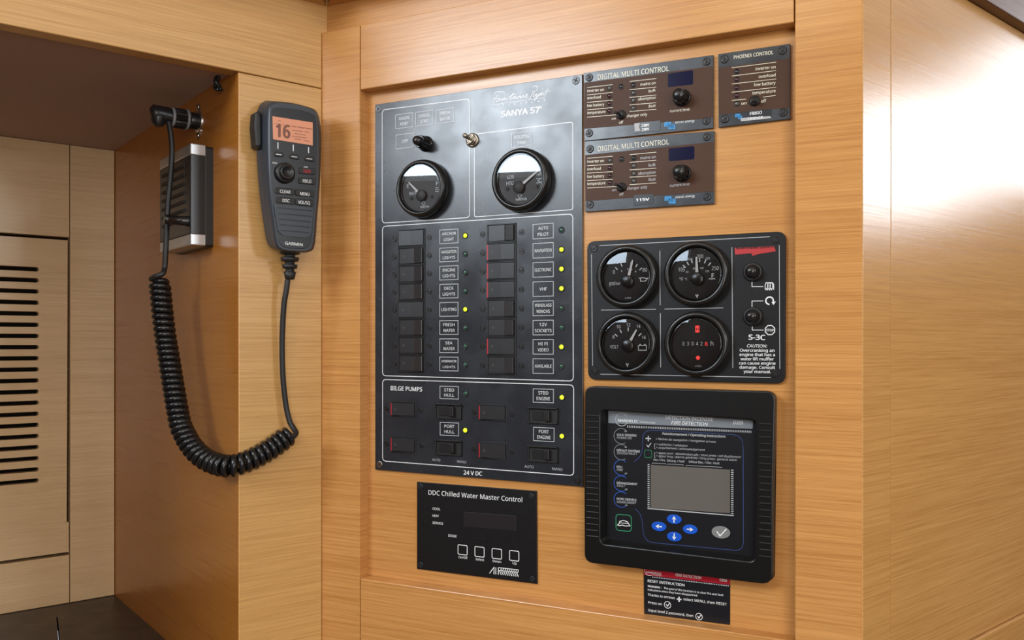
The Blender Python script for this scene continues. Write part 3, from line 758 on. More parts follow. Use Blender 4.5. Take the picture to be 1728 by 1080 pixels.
# ================================================================ BROWN CONTROL PANELS
def ledp(T, x, y, mat): dome(T, x, y, 3.2, mat, ring='screw_black', h=.6)
def logo(T, x, y, s_=1.0, sl=.0):
    m = MB()
    for i in range(3): T.line(m, [(x+i*3.3*s_, y+7*s_), (x+i*3.3*s_, y+1*s_+.0), (x+2.4*s_+i*3.3*s_, y+0*s_), (x+2.4*s_+i*3.3*s_, y+6*s_)], 2.0*s_)
    for i in range(3): T.line(m, [(x+(6.6+i*3.3)*s_, y+3.5*s_), (x+(6.6+i*3.3)*s_, y+10*s_), (x+(9.3+i*3.3)*s_, y+10*s_), (x+(9.3+i*3.3)*s_, y+3.0*s_)], 2.0*s_)
    T.part('logo_mark', m, 'print_blue')
def multi(lab, quad, band1, band2, D):
    T = Thing('inverter_control_panel', lab, 'control panel', P, *P.px(quad[3][0], quad[3][1]), group='brown inverter control panels')
    T.top = .0035
    plate(T, quad, 0, T.top-.0002, 'slate_band', .0003)
    q = [(quad[0][0]+1, band1[0]), (quad[1][0]-1, band1[1]), (quad[1][0]-1, band2[1]), (quad[0][0]+1.5, band2[0])]
    plate(T, q, T.top-.0004, T.top, 'brown_print', .00005, name='brown_field', label='brown printed field')
    return T
qs = [[(984.7, 123.2), (1203.6, 92.6), (1203.6, 216), (986, 238)], [(986.5, 238.5), (1205.4, 220.8), (1205, 343.6), (987.5, 357.5)]]
bs = [((139.4, 111.7), (217.4, 199)), ((261.7, 239.4), (339.6, 322.8))]
labs = ['brown control panel with blue display window, knob and a 230V tape, directly above its twin', 'brown control panel with blue display window, knob and a 115V tape, directly below its twin']
for k in (0, 1):
    T = multi(labs[k], qs[k], bs[k][0], bs[k][1], 0)
    dim = 'print_cream' if k == 0 else 'print_grey'
    t0 = [(134.6, 119.6), (255.4, 243.4)][k]
    T.text([('DIGITAL MULTI CONTROL', 1008.9, t0[0], 1129, t0[1], 8.3)], 'print_cream', bold=.004)
    yl = [(155.8, 153.2), (167.9, 165.6), (180.7, 178.2), (192.9, 190.4)] if k == 0 else [(275, 273.3), (287.6, 286.4), (300.3, 299.1), (312.4, 311)]
    for (a, b), s_, x1 in zip(yl, ('inverter on', 'overload', 'low battery', 'temperature'), (1019, 1014, 1019.5, 1021.5)):
        T.text([(s_, 991, a, x1, b, 4.6)], 'print_cream', bold=.006)
    yr = [(144.8, 142), (156.2, 154), (169.5, 166.8), (182, 180)] if k == 0 else [(269, 266.8), (281.2, 279.8), (295, 292.7), (305.6, 304.3)]
    for (a, b), s_, x0 in zip(yr, ('mains on', 'bulk', 'absorption', 'float'), (1080.6, 1094.6, 1076.8, 1094.2)):
        T.text([(s_, x0, a, 1106.4, b, 4.6)], dim, bold=.006)
    m = MB()
    ll = [(147.8, 142.8, 1033.3), (160.3, 156, 1034), (172.8, 169.2, 1034), (185.3, 181.7, 1034), (197.8, 193.6, 1040)] if k == 0 else [(267.2, 263.6, 1034), (279.7, 277, 1034), (292.2, 289.6, 1034), (304.7, 302.4, 1034), (317.2, 314.6, 1041)]
    for a, b, x in ll: T.line(m, [(990.8, a), (x, b)], .8)
    rr = [(137.5, 132.5), (151.4, 147), (164.4, 160.3), (177, 173.3), (188, 184.4)] if k == 0 else [(261, 256.8), (274, 270.3), (286.7, 283.6), (299, 296.4), (311.7, 308.6)]
    for a, b in rr: T.line(m, [(1062.5, a), (1107.4, b)], .8)
    T.part('printed_lines', m, 'print_cream')
    for y, mt in zip([(148.6, 161.7, 174.7, 187.2), (270.6, 283.3, 296.4, 308.3)][k], ('led_clear_off', 'led_red_off', 'led_red_off', 'led_red_off')): ledp(T, 1028.5+k*.9, y, mt)
    for y, mt in zip([(143.6, 156.7, 169.4, 182.5), (266.7, 279.7, 292.8, 305)][k], ('led_dark', 'led_clear_off', 'led_clear_off', 'led_clear_off')): ledp(T, 1068.8+k*.9, y, mt)
    ledp(T, 1048+k, 146.4+k*122.2, 'led_dark')
    plate(T, [[(1127, 124.2), (1169.4, 118.4), (1169.4, 142.3), (1127, 147)], [(1128.3, 250.5), (1171.7, 246.4), (1171.7, 268.6), (1128.3, 272)]][k], T.top-.0003, T.top+.0002, 'display_navy', .0001, .0012, 'display_window', label='dark blue display window')
    p = T.px([1151, 1151.5][k], [165.5, 293][k])
    o = T.part('selector_knob', fluted(.0076, .0145, 10, .13, .8), 'black_satin', None, (p[0], T.top, p[1]))
    m = MB(); m.lathe([(.0058, 0), (.0050, .0016), (.001, .0020)], 24); T.part('knob_cap', m, 'bezel_black', o, (p[0], T.top+.0146, p[1]))
    T.text([('current limit', 1130.6, [189.6, 315.4][k], 1163.9, [186.6, 312.6][k], 4.4)], dim, bold=.006)
    if k == 0:
        toggle(T, 1048.5, 194, 8, 1037.5, 190, .011, 'screw_black')
        T.text([('on', 1032.3, 202.4, 1039, 201.7, 4), ('charger only', 1057.8, 198.2, 1092.2, 195, 4.6), ('off', 1044.6, 209.2, 1051.8, 208.5, 4.6)], 'print_cream', bold=.006)
        plate(T, [(1070.8, 207.5), (1113.9, 203), (1113.9, 220.5), (1070.8, 225)], T.top-.0002, T.top+.00025, 'tape_black', .0001, name='voltage_tape')
        plate(T, [(1070.2, 208.4), (1080, 207.2), (1078.2, 214), (1080.5, 220.6), (1071, 222)], T.top, T.top+.0004, 'tape_torn', .0001, name='torn_tape_end')
        T.text([('230V', 1082.3, 214.2, 1095.6, 213, 4.3), ('230V', 1082.8, 221, 1095.6, 219.8, 4.3)], 'print_white', bold=.03, n=T.top+.0005)
        logo(T, 1122, 206.8, 1.02); T.text([('victron energy', 1139, 208.6, 1172.2, 205.4, 4)], 'print_white', bold=.006)
        sc_ = ((994.4, 131), (1192, 104), (994.4, 224.7), (1191.7, 203.9))
    else:
        toggle(T, 1049.3, 316, 8, 1038.3, 311, .011, 'screw_black')
        T.text([('on', 1033, 322.8, 1039.6, 322.2, 4), ('charger only', 1058.3, 320.4, 1092.2, 317.8, 4.6), ('off', 1045.2, 330.4, 1052.4, 329.8, 4.6)], dim, bold=.006)
        plate(T, [(1069.4, 329.5), (1102.2, 326.8), (1102.2, 344), (1069.4, 347)], T.top-.0002, T.top+.00025, 'tape_black', .0001, name='voltage_tape')
        T.text([('115V', 1073, 339.8, 1095.8, 338.4, 4.6)], 'print_white', bold=.03, n=T.top+.0005)
        logo(T, 1122.6, 332, 1.04); T.text([('victron energy', 1139.4, 334.8, 1172.8, 332.2, 4)], 'print_white', bold=.006)
        sc_ = ((995.8, 251.4), (1192.5, 231), (995.8, 345), (1193.3, 332))
    for x, y in sc_: screw(T, x, y, 6.6)
T = Thing('inverter_control_panel', 'small squarish brown control panel with a FRIGO FRIDGE tape and no display', 'control panel', P, *P.px(1212.8, 215), group='brown inverter control panels')
T.top = .0035
plate(T, [(1212, 91.2), (1333.3, 73.6), (1333.3, 200.4), (1212.8, 214.8)], 0, T.top-.0002, 'slate_band', .0003)
plate(T, [(1213, 114.8), (1332.3, 98.4), (1332.3, 181.5), (1213.6, 193.4)], T.top-.0004, T.top, 'brown_print', .00005, name='brown_field', label='brown printed field')
T.text([('PHOENIX CONTROL', 1238.3, 99.9, 1305, 91.2, 6)], 'print_cream', bold=.006)
m = MB()
for a, b in ((114.4, 104.9), (128.3, 119), (141.7, 133.2), (155.6, 147.3)): T.line(m, [(1234.7, a), (1309.7, b)], .8)
T.line(m, [(1234.7, 169.6), (1258.9, 167.2)], .8); T.line(m, [(1287.5, 163.8), (1309, 161)], .8); T.part('printed_lines', m, 'print_cream')
for s_, x0, a, b in (('inverter on', 1275, 118.8, 115.2), ('overload', 1280.3, 131.8, 128.8), ('low battery', 1272.8, 145.6, 141.9), ('temperature', 1269.4, 159.6, 155.5)):
    T.text([(s_, x0, a, 1308.8, b, 5)], 'print_cream', bold=.006)
for y, mt in zip((120.8, 134, 147.8, 161, 175), ('led_dark', 'led_red_off', 'led_red_off', 'led_red_off', 'led_clear_off')): ledp(T, 1243.4, y, mt)
toggle(T, 1273.4, 170.5, 9, 1272, 169.6, .010, 'screw_black')
T.text([('on', 1251, 177, 1260, 176, 4.6), ('off', 1284.2, 173.4, 1293, 172.3, 5)], 'print_cream', bold=.006)
plate(T, [(1253, 188.6), (1301.4, 183.6), (1301.4, 199), (1253, 204.4)], T.top-.0002, T.top+.00025, 'tape_black', .0001, name='label_tape')
plate(T, [(1249.5, 199.5), (1262, 198), (1300, 196), (1302, 199.4), (1262, 203.8), (1250, 204.6)], T.top, T.top+.0004, 'tape_torn', .0001, name='torn_tape_end')
T.text([('FRIGO', 1265.3, 194.4, 1286, 192, 5)], 'print_white', bold=.02, n=T.top+.0006); T.text([('FRIDGE', 1262, 203, 1287.5, 200.3, 4.4)], 'print_white', bold=.02, n=T.top+.0006)
logo(T, 1241.5, 192.6, .75)
for x, y in ((1222, 99.7), (1320.3, 85.3), (1223, 200.6), (1321.4, 189.4)): screw(T, x, y, 7)

# ================================================================ ENGINE INSTRUMENT PANEL
T = Thing('engine_instrument_panel', 'black engine panel with four round gauges, two push buttons and a red badge', 'instrument panel', P, *P.px(992, 640))
T.top = .0035
plate(T, [(990.7, 407.5), (1326, 390), (1325, 647.8), (992.3, 640.3)], 0, T.top, 'panel_black', .0006, .0075)
for x, y in ((1002.8, 419), (1308.4, 404.8), (1004, 625.6), (1309, 630.8)): screw(T, x, y, 6.2, 'screw_black')
m = MB()
for pts in (((1011.6, 414.5), (1299.3, 399.4)), ((998, 428.7), (1000, 617)), ((1013, 631.4), (1300.6, 637)), ((1315, 413.7), (1316, 622.4)), ((1113.5, 422.8), (1114, 514.8)), ((1114.3, 528.5), (1114.8, 619.8)),
            ((1014.2, 523.3), (1107, 521.8)), ((1121.3, 521.5), (1220.5, 519.5)), ((1235, 417), (1236.6, 621))): T.line(m, pts, 1.0)
T.part('printed_lines', m, 'print_grey')
m = MB()
for pts in ([(1269, 474), (1269, 483.7), (1288, 483.6)], [(1269, 518), (1269, 508), (1288, 507.8)], [(1269.5, 548), (1269.5, 557), (1288.5, 557)]): T.line(m, pts, 1.0)
for i in range(3):
    x = 1291.5+i*4; T.line(m, [(x, 489.5), (x-.3, 481), (x+1.2, 477), (x+3.2, 476.8), (x+4.6, 481), (x+4.2, 486), (x+2.6, 489), (x+1.2, 486)], 1.2)
T.line(m, [(1305.6, 489), (1305.6, 480), (1303.6, 477)], 1.2)
ce = T.px(1298.6, 507.4, T.top+.0003); rr_ = T.sz(1298, 6.2)
m.ribbon(circ(ce, rr_, 18, -.3, -.3+5.0), rr_*.38, T.top+.0003)
m.flat([(ce[0]+rr_*.5, ce[1]-rr_*.35), (ce[0]+rr_*1.7, ce[1]-rr_*.25), (ce[0]+rr_*1.0, ce[1]-rr_*1.2)], T.top+.0003)
ce = T.px(1299.3, 557, T.top+.0003); m.ribbon(circ(ce, T.sz(1299, 8.3), 8, pi/8, pi/8+2*pi), T.sz(1299, 1.5), T.top+.0003, True)
T.part('printed_symbols', m, 'print_white')
T.text([('STOP', 1292.8, 559, 1306, 559.4, 4)], 'print_white', bold=.015)
T.text([('S-3C', 1263, 573, 1291.6, 573.8, 8.3)], 'print_white', bold=.02)
T.text([('CAUTION:', 1260, 586, 1294, 586.6, 5, .22)], 'print_white', bold=.008)
T.text([(s_, a, y, b, y+.5, 4.8) for s_, a, b, y in (('Overcranking an', 1248.3, 1307, 593.4), ('engine that has a', 1247.8, 1307.9, 600.6), ('water lift muffler', 1249.6, 1306, 607.9), ('can cause engine', 1247, 1308.7, 615), ('damage. Consult', 1247.8, 1307.9, 622.1), ('your manual.', 1254.8, 1300.9, 629.2))], 'print_white', bold=.014)
q = [T.px(1230+x/4.32, 400+y/4.32, T.top+.0003) for x, y in ((42, 78), (330, 66), (342, 104), (215, 124), (172, 138), (165, 118), (45, 128))]
m = MB(); m.flat(q[:3]+[q[3]]+q[4:], T.top+.0003); T.part('red_badge', m, 'print_red', label='red lightning badge')
T.text([('NORTHERN LIGHTS', 1242.5, 420.6, 1306, 418.2, 3.4)], 'panel_black', bold=.02, n=T.top+.0005)
for x, y in ((1270.5, 459), (1270.5, 534)):
    p = T.px(x, y); m = MB(); m.lathe([(.0090, 0), (.0092, .0012), (.0080, .0026), (.0066, .0028), (.0062, .0022)], 32)
    o = T.part('button_collar', m, 'black_rubber', None, (p[0], T.top, p[1]))
    m = MB(); m.lathe([(.0060, .0015), (.0062, .006), (.0054, .0095), (.0036, .0115), (.0015, .0122), (.0003, .0123)], 28); T.part('push_button', m, 'black_satin', o, (p[0], T.top, p[1]))
Rg = .0262
def eng(x, y, n_='gauge'): return gauge(T, x, y, .0318, Rg, .0095, 'dial_black', dome_=.0022, glass_n=.0022)
o, p, nd = eng(1059.5, 467); needle(T, o, p, nd, Rg, (.05, -.19), (.26, .61), .055, .24)
gtext(T, o, p, nd, Rg, [('0', -.51, .19, .08, .14), ('80', .72, .23, .18, .14), ('psi', -.58, -.24, .22, .15), ('bar', -.34, -.25, .2, .11), ('vdo', .05, -.82, .25, .07)], 'print_white')
m = MB(); gticks(m, p, Rg, (.05, -.19), (132, 112, 80, 60, 42), .62, .75, .035, nd+.0004); gticks(m, p, Rg, (.05, -.19), (122, 90, 70, 50), .45, .5, .03, nd+.0004)
m.ribbon([(p[0]+x*Rg, p[1]+y*Rg) for x, y in ((.48, -.07), (.55, -.10), (.55, -.20), (.74, -.20), (.84, -.09), (.74, -.10), (.68, -.07), (.55, -.07))], .03*Rg, nd+.0004); T.part('dial_marking', m, 'print_white', o)
o, p, nd = eng(1176.5, 462.5); needle(T, o, p, nd, Rg, (.05, -.19), (.02, .62), .055, .24)
gtext(T, o, p, nd, Rg, [('105', -.55, .18, .24, .14), ('250', .70, .18, .26, .14), ('200', .14, .64, .24, .13), ('160', -.22, .55, .16, .08), ('220', .42, .55, .16, .08), ('40', -.34, .08, .1, .07), ('80', -.07, .2, .1, .07), ('100', .20, .2, .14, .07), ('120', .40, .08, .14, .07), ('°F', -.56, -.18, .14, .12), ('°C', -.38, -.18, .1, .08)], 'print_white')
m = MB(); gticks(m, p, Rg, (.05, -.19), (136, 122, 108, 84, 66, 50), .62, .76, .04, nd+.0004)
m.ribbon([(p[0]+x*Rg, p[1]+y*Rg) for x, y in ((.46, -.22), (.52, -.19), (.58, -.23), (.64, -.19), (.70, -.22))], .025*Rg, nd+.0004)
m.ribbon([(p[0]+x*Rg, p[1]+y*Rg) for x, y in ((.58, -.18), (.58, -.02), (.66, -.02))], .03*Rg, nd+.0004); m.ribbon([(p[0]+x*Rg, p[1]+y*Rg) for x, y in ((.58, -.09), (.65, -.09))], .025*Rg, nd+.0004)
m.ribbon([(p[0]+x*Rg, p[1]+y*Rg) for x, y in ((-.02, -.76), (.03, -.86), (.07, -.76))], .04*Rg, nd+.0004); T.part('dial_marking', m, 'print_white', o)
o, p, nd = eng(1059.5, 579.5); needle(T, o, p, nd, Rg, (.06, -.09), (.41, .52), .055, .24)
gtext(T, o, p, nd, Rg, [('8', -.53, .25, .08, .12), ('10', -.32, .64, .15, .12), ('12', .07, .71, .15, .12), ('14', .47, .65, .15, .12), ('16', .68, .23, .15, .12), ('VOLT', -.5, -.13, .34, .13)], 'print_white')
m = MB(); gticks(m, p, Rg, (.06, -.09), (140, 118, 90, 62, 42), .56, .70, .04, nd+.0004)
m.ribbon([(p[0]+x*Rg, p[1]+y*Rg) for x, y in ((.47, -.08), (.52, -.08), (.52, -.04), (.56, -.04), (.56, -.08), (.70, -.08), (.70, -.04), (.74, -.04), (.74, -.08), (.78, -.08), (.78, -.26), (.47, -.26))], .025*Rg, nd+.0004, True)
m.ribbon([(p[0]+x*Rg, p[1]+y*Rg) for x, y in ((-.02, -.76), (.03, -.86), (.07, -.76))], .04*Rg, nd+.0004); T.part('dial_marking', m, 'print_white', o)
o, p, nd = eng(1177, 580)
gtext(T, o, p, nd, Rg, [('0', -.49, 0, .07, .13), ('3', -.32, 0, .07, .13), ('0', -.145, 0, .07, .13), ('4', .02, 0, .08, .13), ('2', .185, 0, .08, .13), ('h', .57, .01, .10, .17), ('vdo', .06, -.82, .25, .07)], 'print_white')
gtext(T, o, p, nd, Rg, [('8', .36, -.01, .1, .14)], 'red_glow')
m = MB()
for i in range(5): m.box(p[0]+(-.55+.168*i)*Rg, p[0]+(-.42+.168*i)*Rg, nd+.0001, nd+.0003, p[1]-.1*Rg, p[1]+.1*Rg)
T.part('counter_drum', m, 'bezel_black', o)
m = MB(); m.ribbon([(p[0]+x*Rg, p[1]+y*Rg) for x, y in ((-.03, .43), (.09, .43), (.09, .65), (-.03, .65))], .03*Rg, nd+.0004, True)
m.flat([(p[0]+x*Rg, p[1]+y*Rg) for x, y in ((-.02, .64), (.08, .64), (.04, .54), (.02, .54))], nd+.0004); m.flat([(p[0]+x*Rg, p[1]+y*Rg) for x, y in ((-.02, .44), (.08, .44), (.04, .54), (.02, .54))], nd+.0004)
T.part('hourglass_symbol', m, 'red_glow', o)
m = MB(); m.lathe([(.075*Rg, 0), (.06*Rg, .0004), (.01*Rg, .0006)], 16); T.part('indicator_light', m, 'red_glow', o, (p[0]+.05*Rg, nd+.0001, p[1]-.52*Rg))

# ================================================================ FIRE DETECTION PANEL
T = Thing('fire_detection_panel', 'large black fire detection panel with a deep ribbed frame, grey screen and blue arrow buttons', 'control panel', P, *P.px(1000, 950))
HF = .0135; T.top = HF
fq = [T.px(x, y, HF) for x, y in ((996, 652), (1100, 655.5), (1200, 657), (1296, 660.5), (1307.5, 672), (1305, 760), (1304, 860), (1303.5, 973), (1295, 986.2), (1200, 974.8), (1100, 962), (997, 949.5), (987.5, 938), (986.3, 860), (986, 760), (987, 664))]
fq = [fq[i] for i in range(16)][::-1]
fo = []
for i in range(16):
    fo.append(fq[i])
iq = rrect([T.px(x, y, HF) for x, y in ((1013.3, 692), (1277, 708.4), (1273.5, 948.6), (1013.3, 917.7))], .005, 4)
m = MB()
base_o = MB().prism(rrect([T.px(x, y, HF) for x, y in ((987, 651.5), (1307.5, 661), (1303.8, 987.5), (986.2, 949))], .008, 6), 0, .002, 0)
T.part('back_box', base_o, 'panel_gloss_black')
of = rrect([T.px(x, y, HF) for x, y in ((987, 651.5), (1150, 656.8), (1308.5, 660.8), (1304.6, 820), (1303.8, 987.5), (1150, 968.6), (986.2, 949), (985.6, 800))], [.008, .001, .008, .001, .010, .001, .008, .001], 6)
T.cut('housing_frame', of, [iq], .002, HF, 'panel_gloss_black', bev=.0012)
# ribs on both flanks
mL = None
for side in (0, 1):
    for i in range(21):
        if side == 0: a = T.px(990, 701+i*10.15, HF); b = T.px(1010, 702+i*10.15, HF)
        else: a = T.px(1281, 715+i*11.15, HF); b = T.px(1301, 716.4+i*11.15, HF)
        key = ('rib', side)
        ln = b[0]-a[0]
        if key not in CACHE: CACHE[key] = mesh_from('rib', MB().prism([(0, -.0007), (ln, -.0007), (ln, .0007), (0, .0007)], -.0003, .0009, .0004), 'black_plastic')
        T.part('rib', None, None, None, (a[0], HF, a[1]), me=CACHE[key])
SN = .0035
m = MB()
sp_ = T.part('screen_plate', MB().prism(rrect([T.px(x, y, SN) for x, y in ((1024.5, 688), (1290, 705), (1289, 942), (1024.5, 909.5))], .002, 3), .001, SN, .0003), 'card_black')
# sloping inner reveal between opening and screen plate
a_ = [(x[0], HF-.0012, x[1]) for x in iq]
b_ = [(x[0], SN-.0005, x[1]) for x in rrect([T.px(x, y, SN) for x, y in ((1025, 689), (1289, 706), (1286, 940.8), (1025, 908.8))], .003, 4)]
T.part('inner_reveal', MB().rings([b_[::-1], a_[::-1]], False, False), 'panel_gloss_black')
T.top = SN+.0002
n = SN+.0002
q = [T.px(x, y, n) for x, y in ((1026.5, 693.2), (1271, 709.5), (1270, 723.8), (1026.5, 714))]
T.part('header_band', MB().prism(q, SN-.0003, n, .00005), 'header_grey', label='grey header band')
T.text([('MARINELEC', 1042.7, 711.3, 1077.3, 713.3, 4.2, 0, .02), ('TECHNOLOGIES', 1079, 713.2, 1105.7, 714.8, 2.4, 0, .01), ('DÉTECTION INCENDIE', 1123.3, 707.2, 1203.3, 711, 5.8, 0, .004), ('FIRE DETECTION', 1132.8, 716, 1193.5, 719, 5.8, .2, .008), ('DI09', 1236.7, 715.8, 1253.2, 716.8, 6, .2, .008)], 'print_white')
m = MB(); m.ribbon(circ(T.px(1049, 708, T.top+.0003), T.sz(1049, 10.8), 28, .9, .9+5.3), T.sz(1049, 1.0), T.top+.0003)
T.line(m, [(1056.5, 696), (1056.5, 704)], .8); T.line(m, [(1052.5, 700), (1060.5, 700)], .8)
for i in range(72):
    x = 1059+i*2.93; y = 719.8+i*.124; T.line(m, [(x, y-1.8), (x, y+1.8)], 1.3)
T.part('header_marking', m, 'print_grey')
m = MB(); m2 = MB(); m3 = MB()
for i, y in enumerate((736, 763, 789.3, 816, 843)):
    (m if i < 2 else m2).ribbon(circ(T.px(1048.5, y, T.top+.0003), T.sz(1048, 13), 20, .85, 5.3), T.sz(1048, 1.3), T.top+.0003)
T.part('grey_ring_marking', m, 'print_dim'); T.part('blue_ring_marking', m2, 'ring_blue', label='blue ring print')
for x, y in ((1056, 727.8), (1056, 754.6), (1056.5, 798.9), (1056.9, 825.7), (1056.9, 852.6)):
    p = T.px(x, y); T.part('indicator_light', MB().prism(circ((0, 0), .0014, 12, ry=.0008), 0, .0003), 'button_grey', None, (p[0], T.top, p[1]))
T.text([('SOUS TENSION', 1040.7, 735.4, 1073.7, 736.8, 3.6, 0, .02), ('POWER ON', 1040.9, 740.2, 1065.2, 741.2, 3.6, .2, 0), ('DÉFAUT SYSTÈME', 1040.7, 761.6, 1080, 763.6, 3.6, 0, .02), ('SYSTEM FAULT', 1040.9, 766.3, 1074.6, 768, 3.6, .2, 0),
        ('FEU', 1040.7, 789.5, 1050, 790, 3.6, 0, .02), ('FIRE', 1040.9, 794.3, 1050.6, 794.8, 3.6, .2, 0), ('DÉRANGEMENT', 1040.7, 816.6, 1075.6, 819, 3.6, 0, .02), ('FAULT', 1040.9, 821.3, 1054.6, 822.2, 3.6, .2, 0),
        ('HORS SERVICE', 1040.7, 843.2, 1074, 845.9, 3.6, 0, .02), ('DISABLEMENT', 1040.9, 848.3, 1073, 850.9, 3.6, .2, 0)], 'print_grey')
T.text([('Fonctionnement / Operating instructions', 1117.7, 733.5, 1224.3, 738.6, 4, .1, .018)], 'print_grey')
T.text([('> flèches de navigation / navigation arrows', 1106.5, 742.2, 1207.7, 747.2, 3.5, .15, 0), ('> validation / validation', 1107.3, 751.2, 1160, 754, 3.5, .15, 0), ('> acquittement / acknowledgement', 1107.3, 756.8, 1189.3, 761, 3.5, .15, 0),
        ('> appui court : désactivation pile / short press : cell disablement', 1107.3, 765.6, 1250, 773, 3.5, .15, 0), ('> appui long : alarme générale / long press : general alarm', 1107.3, 770.8, 1243.3, 778.2, 3.5, .15, 0),
        ('Feu / Fire', 1102.7, 777.4, 1122.3, 778.4, 3.5, .1, .01), ('Dérang. / Fault', 1125.7, 778.8, 1155, 780.4, 3.5, .1, .01), ('Défaut Elec. / Elec. Fault', 1162.3, 780.8, 1214, 783.6, 3.5, .1, .01)], 'print_grey')
m = MB()
T.line(m, [(1089.5, 739.8), (1098.5, 740.4)], 1.8); T.line(m, [(1094, 735.6), (1094, 744.6)], 1.8)
T.line(m, [(1091, 750.5), (1094, 754.3), (1098.7, 747.3)], 1.3)
T.line(m, [(1089.6, 765.6), (1099, 766.4)], 1.6)
for y in (751, 766): T.line(m, [(1106.2, y-2), (1104.6, y-2), (1104.6, y+6), (1106.2, y+6)], .6)
for a, b, y in ((1101, 1123.5, 781.4), (1127, 1153, 783), (1158, 1218, 785.4)): T.line(m, [(a, y+1.4), (a, y), (b, y+(b-a)*.052), (b, y+1.4+(b-a)*.052)], .6)
for i in range(21):
    y = 784+i*3.55; T.line(m, [(1092.8, y), (1096.2, y+.2)], 1.5)
    y = 793.2+i*3.65; T.line(m, [(1233.6, y), (1237.6, y+.3)], 1.6)
T.line(m, [(1092.6, 858), (1238, 870)], 1.6); T.part('instruction_marking', m, 'print_grey')
o = T.part('screen', MB().prism([T.px(x, y, n+.0004) for x, y in ((1098.2, 784.6), (1231.8, 792.6), (1231.8, 866.2), (1097.8, 857.2))], SN, n+.0004, .0001), 'lcd_grey', label='blank grey screen')
m = MB()
big = spline([(1084.5, 741), (1086, 733), (1092, 727.4), (1103, 726)], 5)+spline([(1236, 733.3), (1246, 736), (1252.5, 744), (1254, 756)], 5)+spline([(1254.4, 915), (1252.5, 923.5), (1247, 928), (1240, 928.6)], 5)+spline([(1103, 915.9), (1093, 912.5), (1086.6, 903), (1084.6, 890), (1083.8, 880), (1079.5, 866.5), (1071, 858)], 5)
T.line(m, big, .9); T.line(m, spline([(1084.5, 741), (1084, 757), (1080, 770), (1070, 779)], 5), .9); T.part('blue_outline', m, 'line_blue', label='thin blue outline print')
def ell(x, y, rx, ry, mat, nm):
    c0 = T.px(x, y, n+.0006); ex = T.px(x+rx, y, n+.0006)[0]-c0[0]; ey = T.sz(x, ry)
    return T.part(nm, MB().prism(circ((0, 0), ex, 28, ry=ey), -.0006, .0002, .0002), mat, None, (c0[0], n+.0006, c0[1])), c0, ex, ey
for x, y, dx, dy in ((1137.6, 876.2, 0, 1), (1111.8, 888.3, -1, 0), (1164.6, 893.3, 1, 0), (1137.8, 905.6, 0, -1)):
    o, c0, ex, ey = ell(x, y, 12.4, 7.9, 'button_blue', 'arrow_button')
    m = MB(); k = ey*.72; sx, sy = (-dy, dx)
    m.ribbon([(c0[0]-dx*k, c0[1]-dy*k), (c0[0]+dx*k*.2, c0[1]+dy*k*.2)], k*.35, n+.001)
    m.flat([(c0[0]+dx*k, c0[1]+dy*k), (c0[0]+sx*k*.62, c0[1]+sy*k*.62), (c0[0]-sx*k*.62, c0[1]-sy*k*.62)], n+.001); T.part('arrow_symbol', m, 'print_white', o)
o, c0, ex, ey = ell(1216.4, 898.3, 15.8, 10.4, 'button_grey', 'confirm_button')
m = MB(); T.line(m, [(1209.5, 896.5), (1215, 904.5), (1226, 892.5)], 1.9, n+.001); T.part('tick_symbol', m, 'print_white', o)
for x, y, s_, w_ in ((1052.6, 882.2, 13.6, 1.4), (1094, 765.8, 6.3, .8)):
    c0 = T.px(x, y); k = T.sz(x, s_); m = MB(); sq = rrect([(-k, -k), (k, -k), (k, k), (-k, k)], k*.4, 4)
    ob = T.part('alarm_button' if s_ > 10 else 'alarm_symbol', MB().prism(sq, -.0003, .0002), 'card_black', None, (c0[0], T.top, c0[1]))
    m.ribbon([(c0[0]+a, c0[1]+b) for a, b in sq], T.sz(x, w_), T.top+.0004, True); T.part('green_outline', m, 'line_green', ob, label='green outline')
    if s_ > 10:
        m = MB(); T.line(m, [(1041.5, 886), (1044, 884.5), (1046, 879.8), (1052, 878.2), (1059, 880.6), (1062, 886), (1063.8, 887.4)], 1.2, T.top+.0005)
        T.line(m, [(1045, 882.4), (1059.5, 883.4)], .8, T.top+.0005); T.line(m, [(1041.5, 886), (1046, 887), (1050, 886), (1055, 887.6), (1063.8, 887.4)], 1.2, T.top+.0005); T.part('bell_symbol', m, 'print_white', ob)

# ================================================================ INSTRUCTION CARD
T = Thing('instruction_card', 'small black card with a red header reading RESET INSTRUCTION under the fire panel', 'card', P, *P.px(1087, 1036))
T.top = .0008
plate(T, [(1085.7, 945), (1232, 962), (1231.8, 1054.6), (1087, 1035.8)], 0, T.top, 'card_black', .0001, name='card_sheet')
T.part('red_header', MB().prism([T.px(x, y, T.top+.0002) for x, y in ((1085.9, 946), (1232, 963), (1231.9, 987), (1086.6, 970))], T.top-.0003, T.top+.0002, .00005), 'card_red', label='red header band')
T.text([('MARINELEC', 1090.7, 966.9, 1116.7, 969.9, 3.2, 0, .02), ('TECHNOLOGIES', 1101, 971, 1116.7, 972.6, 1.6, 0, 0), ('FIRE DETECTION', 1139.6, 972, 1183, 977.3, 4.2, .2, .016), ('DI09', 1214.5, 980.6, 1226.9, 982.2, 4.2, 0, .02)], 'print_white', n=T.top+.0005)
m = MB(); m.ribbon(circ(T.px(1095.5, 963.5, T.top+.0005), T.sz(1095, 7.8), 20, 1.6, 5.4), T.sz(1095, .8), T.top+.0005)
for i in range(46):
    x = 1101.5+i*2.83; y = 973.9+i*.327; T.line(m, [(x, y-.8), (x, y+.8)], 1.3, T.top+.0005)
T.line(m, [(1142, 1010.8), (1150.2, 1011.8)], 2.2); T.line(m, [(1146, 1007), (1146, 1015.6)], 2.2)
